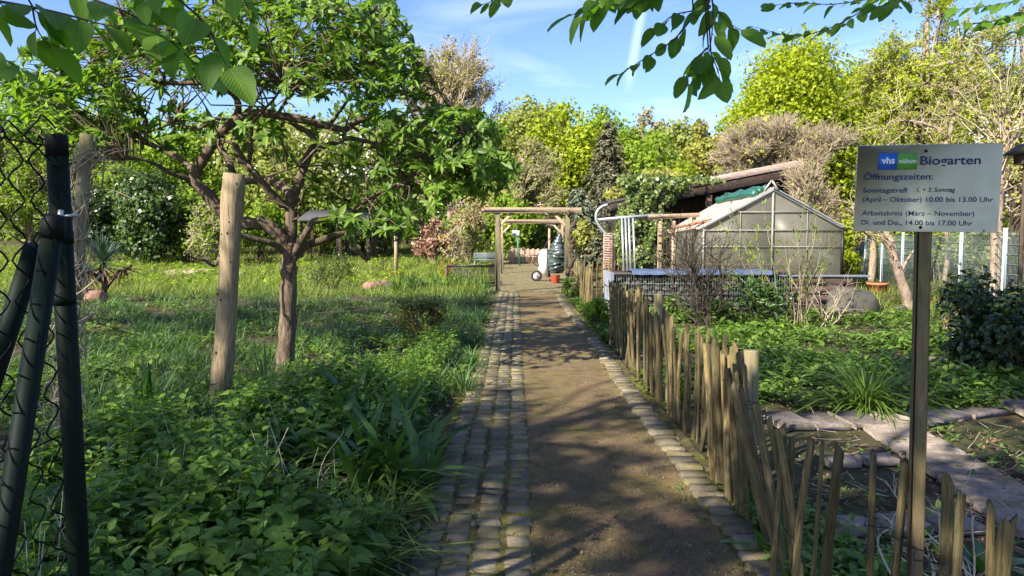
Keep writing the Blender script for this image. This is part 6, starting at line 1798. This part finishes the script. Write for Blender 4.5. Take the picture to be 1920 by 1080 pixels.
# dead-nettle stand filling the lower left
def nettles(P, Hs, leaf, nm, lab, lmax=.085):
    C, D, N, S = [], [], [], []; A, B = [], []
    for p, H in zip(P, Hs):
        ln = rng.normal(size=2) * .12; top = p + (ln[0] * H, ln[1] * H, H); A.append(p); B.append(top)
        k = max(4, int(H / .045)); a0 = rng.uniform(0, 6.28)
        for i in range(k):
            t_ = (i + 1) / k
            if t_ < .18: continue
            c = p + (top - p) * t_; a_ = a0 + i * math.pi / 2 + rng.normal() * .2
            sz_ = lmax * (1.15 - .75 * max(0, t_ - .55) / .45 if t_ > .55 else (.75 + .7 * t_)) * rng.uniform(.8, 1.15)
            for s in (0, math.pi):
                e = .1 + .75 * max(0, t_ - .7) / .3 + rng.normal() * .15
                d = np.array((math.cos(a_ + s) * math.cos(e), math.sin(a_ + s) * math.cos(e), math.sin(e) - .1))
                C.append(c + d * .012); D.append(d); N.append((-d[0] * .3 + rng.normal() * .25, -d[1] * .3 + rng.normal() * .25, 1)); S.append(sz_)
    S = np.array(S); mb = MB(); mb.leaves(np.array(C), np.array(D), np.array(N), S, S * .62, 'leaf', .32, .35)
    mb.twigs(np.array(A), np.array(B), .0035, .002, .03, 4)
    return stuff(nm, mb, L[leaf], lab, 'ground cover')
def dens_pts(n, rects):
    out = []
    w_ = np.array([r[4] for r in rects], float)
    for k in rng.choice(len(rects), n, p=w_ / w_.sum()):
        x0, y0, x1, y1, _ = rects[k]; out.append(G2(rng.uniform(x0, x1), rng.uniform(y0, y1)))
    return np.array(out)
def G2(px, py):
    d = pxdir(px, py); Y = CAMZ / -d.z * d.y; return (d.x / d.y * Y, Y, -.01)
# stands given as rectangles on the ground: x0, y0, x1, y1, weight
def ground_pts(n, rects):
    w_ = np.array([(r[2] - r[0]) * (r[3] - r[1]) * r[4] for r in rects]); k = rng.choice(len(rects), n, p=w_ / w_.sum()); r = np.array(rects)[k]
    x = r[:, 0] + (r[:, 2] - r[:, 0]) * rng.random(n); y = r[:, 1] + (r[:, 3] - r[:, 1]) * rng.random(n)
    g = x < left_edge(y) - .03 - .08 * np.abs(rng.normal(size=n)); return np.stack([x[g], y[g], 0 * x[g] - .01], 1)
P = ground_pts(980, [(-1.5, 1.9, -.66, 3.7, 1.3), (-2.5, 2.0, -1.25, 4.2, 1.0), (-3.0, 4.0, -1.6, 5.3, .8), (-1.4, 1.9, -.75, 2.6, .6), (-2.3, 5.2, -1.35, 6.9, .75), (-1.6, 4.6, -.75, 6.0, .35)])
nz = np.sin(P[:, 0] * 4.1 + P[:, 1] * 1.3) * np.sin(P[:, 1] * 3.3 + P[:, 0])
g_ = ~((P[:, 0] > -1.5) & (P[:, 1] > 2.75) & (P[:, 1] < 5.3)) | (rng.random(len(P)) < .75); P = P[g_]; nz = nz[g_]
nettles(P, np.clip(.29 + .12 * nz + rng.normal(size=len(P)) * .08, .10, .55), 'nettle', 'nettle_stand', 'stand of nettle like plants filling the lower left', .125)
P = ground_pts(330, [(-1.55, 6.3, -.85, 8.6, 1.0), (-1.35, 8.2, -.85, 10.5, .6), (-1.1, 5.6, -.72, 7, .5)])
nettles(P, rng.uniform(.2, .42, len(P)), 'nettle', 'lamium_stand', 'leafy herb stand beside the middle of the cobble strip', .075)
P = ground_pts(170, [(-5.0, 5.0, -2.6, 8.5, .6), (-3, 6.5, -1.6, 9.5, .5)])
nettles(P, rng.uniform(.10, .26, len(P)), 'cover', 'lawn_weeds', 'scattered weeds around the log stake', .06)
lawn(5200, 1.9, 7.5, lambda y: (-.80 * y - .6, left_edge(y) - .02), .14, .36, .006, 'grass', 'bed_grass', 'grass blades among the nettle like plants', 'blade', 1.6, .1)

# fallen leaves, bits on the path, moss tufts in the joints
def litter(n, fn, smin, smax, nm, lab, leaf='dead', lift=.012):
    P = fn(n); n = len(P); N = norm(runit(n) * .35 + (0, 0, 1)); D = np.cross(N, runit(n)); s_ = rng.uniform(smin, smax, n); mb = MB()
    mb.leaves(P + (0, 0, lift), D, N, s_, s_ * .55, 'leaf', -.25); return stuff(nm, mb, L[leaf], lab, 'fallen leaves')
litter(7000, zone(4.5, 17, xl_, -.2, 1.6), .035, .09, 'leaf_litter', 'dry fallen leaves in the shaded lawn', 'dead', .03)
litter(2600, zone(1.6, 14, rb, -.3, 1.5), .025, .07, 'bed_litter', 'dry fallen leaves in the right bed', 'dead', .024)
litter(900, zone(2.4, 12, lambda y: (1.27 + 0 * y, 1.27 + .25 + 0 * y), -.8, 1.6), .025, .06, 'fence_litter', 'brown leaves gathered under the paling fence')
litter(1300, zone(2.0, 20, lambda y: (.06 + 0 * y, 1.06 + 0 * y), -.3, 1.7), .008, .026, 'path_litter', 'small leaf scraps on the trodden path', 'dead', .036)
litter(45, zone(2.4, 12, lambda y: (-.5 + 0 * y, 1.2 + 0 * y), -2, 1.5), .03, .06, 'path_leaves', 'single dry leaves lying on the trodden path', 'dead', .044)
mb = MB(); P = zone(2.0, 16, lambda y: (.08 + 0 * y, 1.05 + 0 * y), -9, 1.8)(8000)
n = len(P); s_ = rng.uniform(.0022, .0085, n) ; o4 = np.array([(1, 0, -.4), (-.5, .87, -.4), (-.5, -.87, -.4), (0, 0, 1)]); v = P[:, None] + (0, 0, .029) + o4[None] * s_[:, None, None] * rng.uniform(.6, 1.4, (n, 4, 1))
mb.add(v.reshape(-1, 3), None, (np.array([(0, 1, 3), (1, 2, 3), (2, 0, 3)])[None] + (np.arange(n) * 4)[:, None, None]).reshape(-1, 3)); stuff('path_grit', mb, M['cobble'], 'loose grit on the trodden path', 'grit')
mb = MB(); u = zone(2.0, 17, lambda y: (-.52 + 0 * y, .09 + 0 * y), .1, 1.7)(9000); u[:, 0] = np.round((u[:, 0] + .575) / .15) * .15 - .575 + .012 + rng.normal(size=len(u)) * .008
n = len(u); az = rng.uniform(0, 6.283, n); D = np.stack([np.cos(az) * .4, np.sin(az) * .4, 1 + 0 * az], 1); mb.leaves(u + (0, 0, .030), D, runit(n), rng.uniform(.006, .02, n), .003, 'tri', .3)
stuff('joint_moss', mb, L['fresh'], 'moss and grass sprouting between the cobbles', 'moss')
litter(700, zone(2.0, 16, lambda y: (left_edge(y) - .1, left_edge(y) + .12), -9, 1.7), .02, .06, 'verge_litter', 'brown leaves along the planted edge of the cobbles', 'dead', .04)
lawn(2600, 2.0, 20, lambda y: (left_edge(y) - .14, left_edge(y) + .08), .04, .14, .005, 'grass', 'verge_blades', 'short grass fringe along the cobble edge', 'blade', 1.6, -.4)

# weeds creeping over both edges of the path, seedlings between the stones
cover(420, zone(2.2, 20, lambda y: (.99 + 0 * y, 1.36 + 0 * y), .1, 1.6), .015, .045, 'cover', 'edge_weeds', 'small weeds creeping over the edging stones', 'ground cover', .04, per=5)
cover(260, zone(2.2, 20, lambda y: (-.02 + 0 * y, .16 + 0 * y), .3, 1.6), .010, .03, 'cover', 'joint_weeds', 'tiny weeds where the trodden path meets the cobbles', 'ground cover', .025, per=5)
lawn(2600, 2.0, 21, lambda y: (.96 + 0 * y, 1.12 + 0 * y), .02, .07, .004, 'grass', 'path_grass', 'short grass at the right edge of the trodden path', 'blade', 1.6, .1)
# seedlings on the staging of the greenhouse
for o in [q for q in COL.objects if q.name.startswith('greenhouse')]:
    n = 500; P = np.stack([rng.uniform(gxl + .2, gxr - .2, n), rng.uniform(YN + .6, YN + 1.1, n), 1.05 + np.abs(rng.normal(size=n)) * .22], 1)
    mb = MB(); N = norm(runit(n) + (0, -.4, .5)); mb.leaves(P, np.cross(N, runit(n)), N, .12, .07, 'quad'); mb.build('seedlings', L['mid'], o)

# a mixture of other plants through the lower left stand
xn = lambda y: (-.80 * y - .4, left_edge(y) - .12)
cover(150, zone(2.1, 6.5, xn, -.2, 1.4), .10, .19, 'strap', 'dock_leaves', 'large dark leaves mixed into the nettle like stand', 'ground cover', .34, per=7, asp=.42)
cover(160, zone(2.1, 7.5, xn, .2, 1.4), .05, .10, 'fresh', 'goutweed', 'bright compound leaves between the nettle like plants', 'ground cover', .40, per=9, asp=.5)
A = zone(2.2, 8, xn, .0, 1.4)(170); B = A + rng.normal(size=A.shape) * (.14, .14, 0) + np.stack([0 * A[:, 0], 0 * A[:, 0], rng.uniform(.2, .6, len(A))], 1)
mb = MB(); mb.twigs(A, B, .0026, .0014, .06, 4); stuff('dry_stalks', mb, M['deadstem'], 'thin dry stalks standing in the lower left plants', 'stalks')
# crumbs, bark bits and small stones on the bare soil of the right bed
mb = MB(); P = zone(1.8, 8, rb, -9, 1.6)(3500); n = len(P); s_ = rng.uniform(.003, .012, n); v = P[:, None] + (0, 0, .004) + o4[None] * s_[:, None, None] * rng.uniform(.6, 1.4, (n, 4, 1))
mb.add(v.reshape(-1, 3), None, (np.array([(0, 1, 3), (1, 2, 3), (2, 0, 3)])[None] + (np.arange(n) * 4)[:, None, None]).reshape(-1, 3)); stuff('soil_crumbs', mb, M['redstone'], 'small stones and crumbs on the soil of the right bed', 'grit')
A = zone(1.8, 10, rb, -9, 1.6)(420); d_ = runit(len(A)) * (1, 1, .12); B = A + norm(d_) * rng.uniform(.05, .28, (len(A), 1)); A = A + (0, 0, .012); B[:, 2] = np.abs(B[:, 2]) + .004
mb = MB(); mb.twigs(A, B, .003, .0015, .08, 4); stuff('fallen_twigs', mb, M['twigpale'], 'fallen twigs on the soil of the right bed', 'twigs')
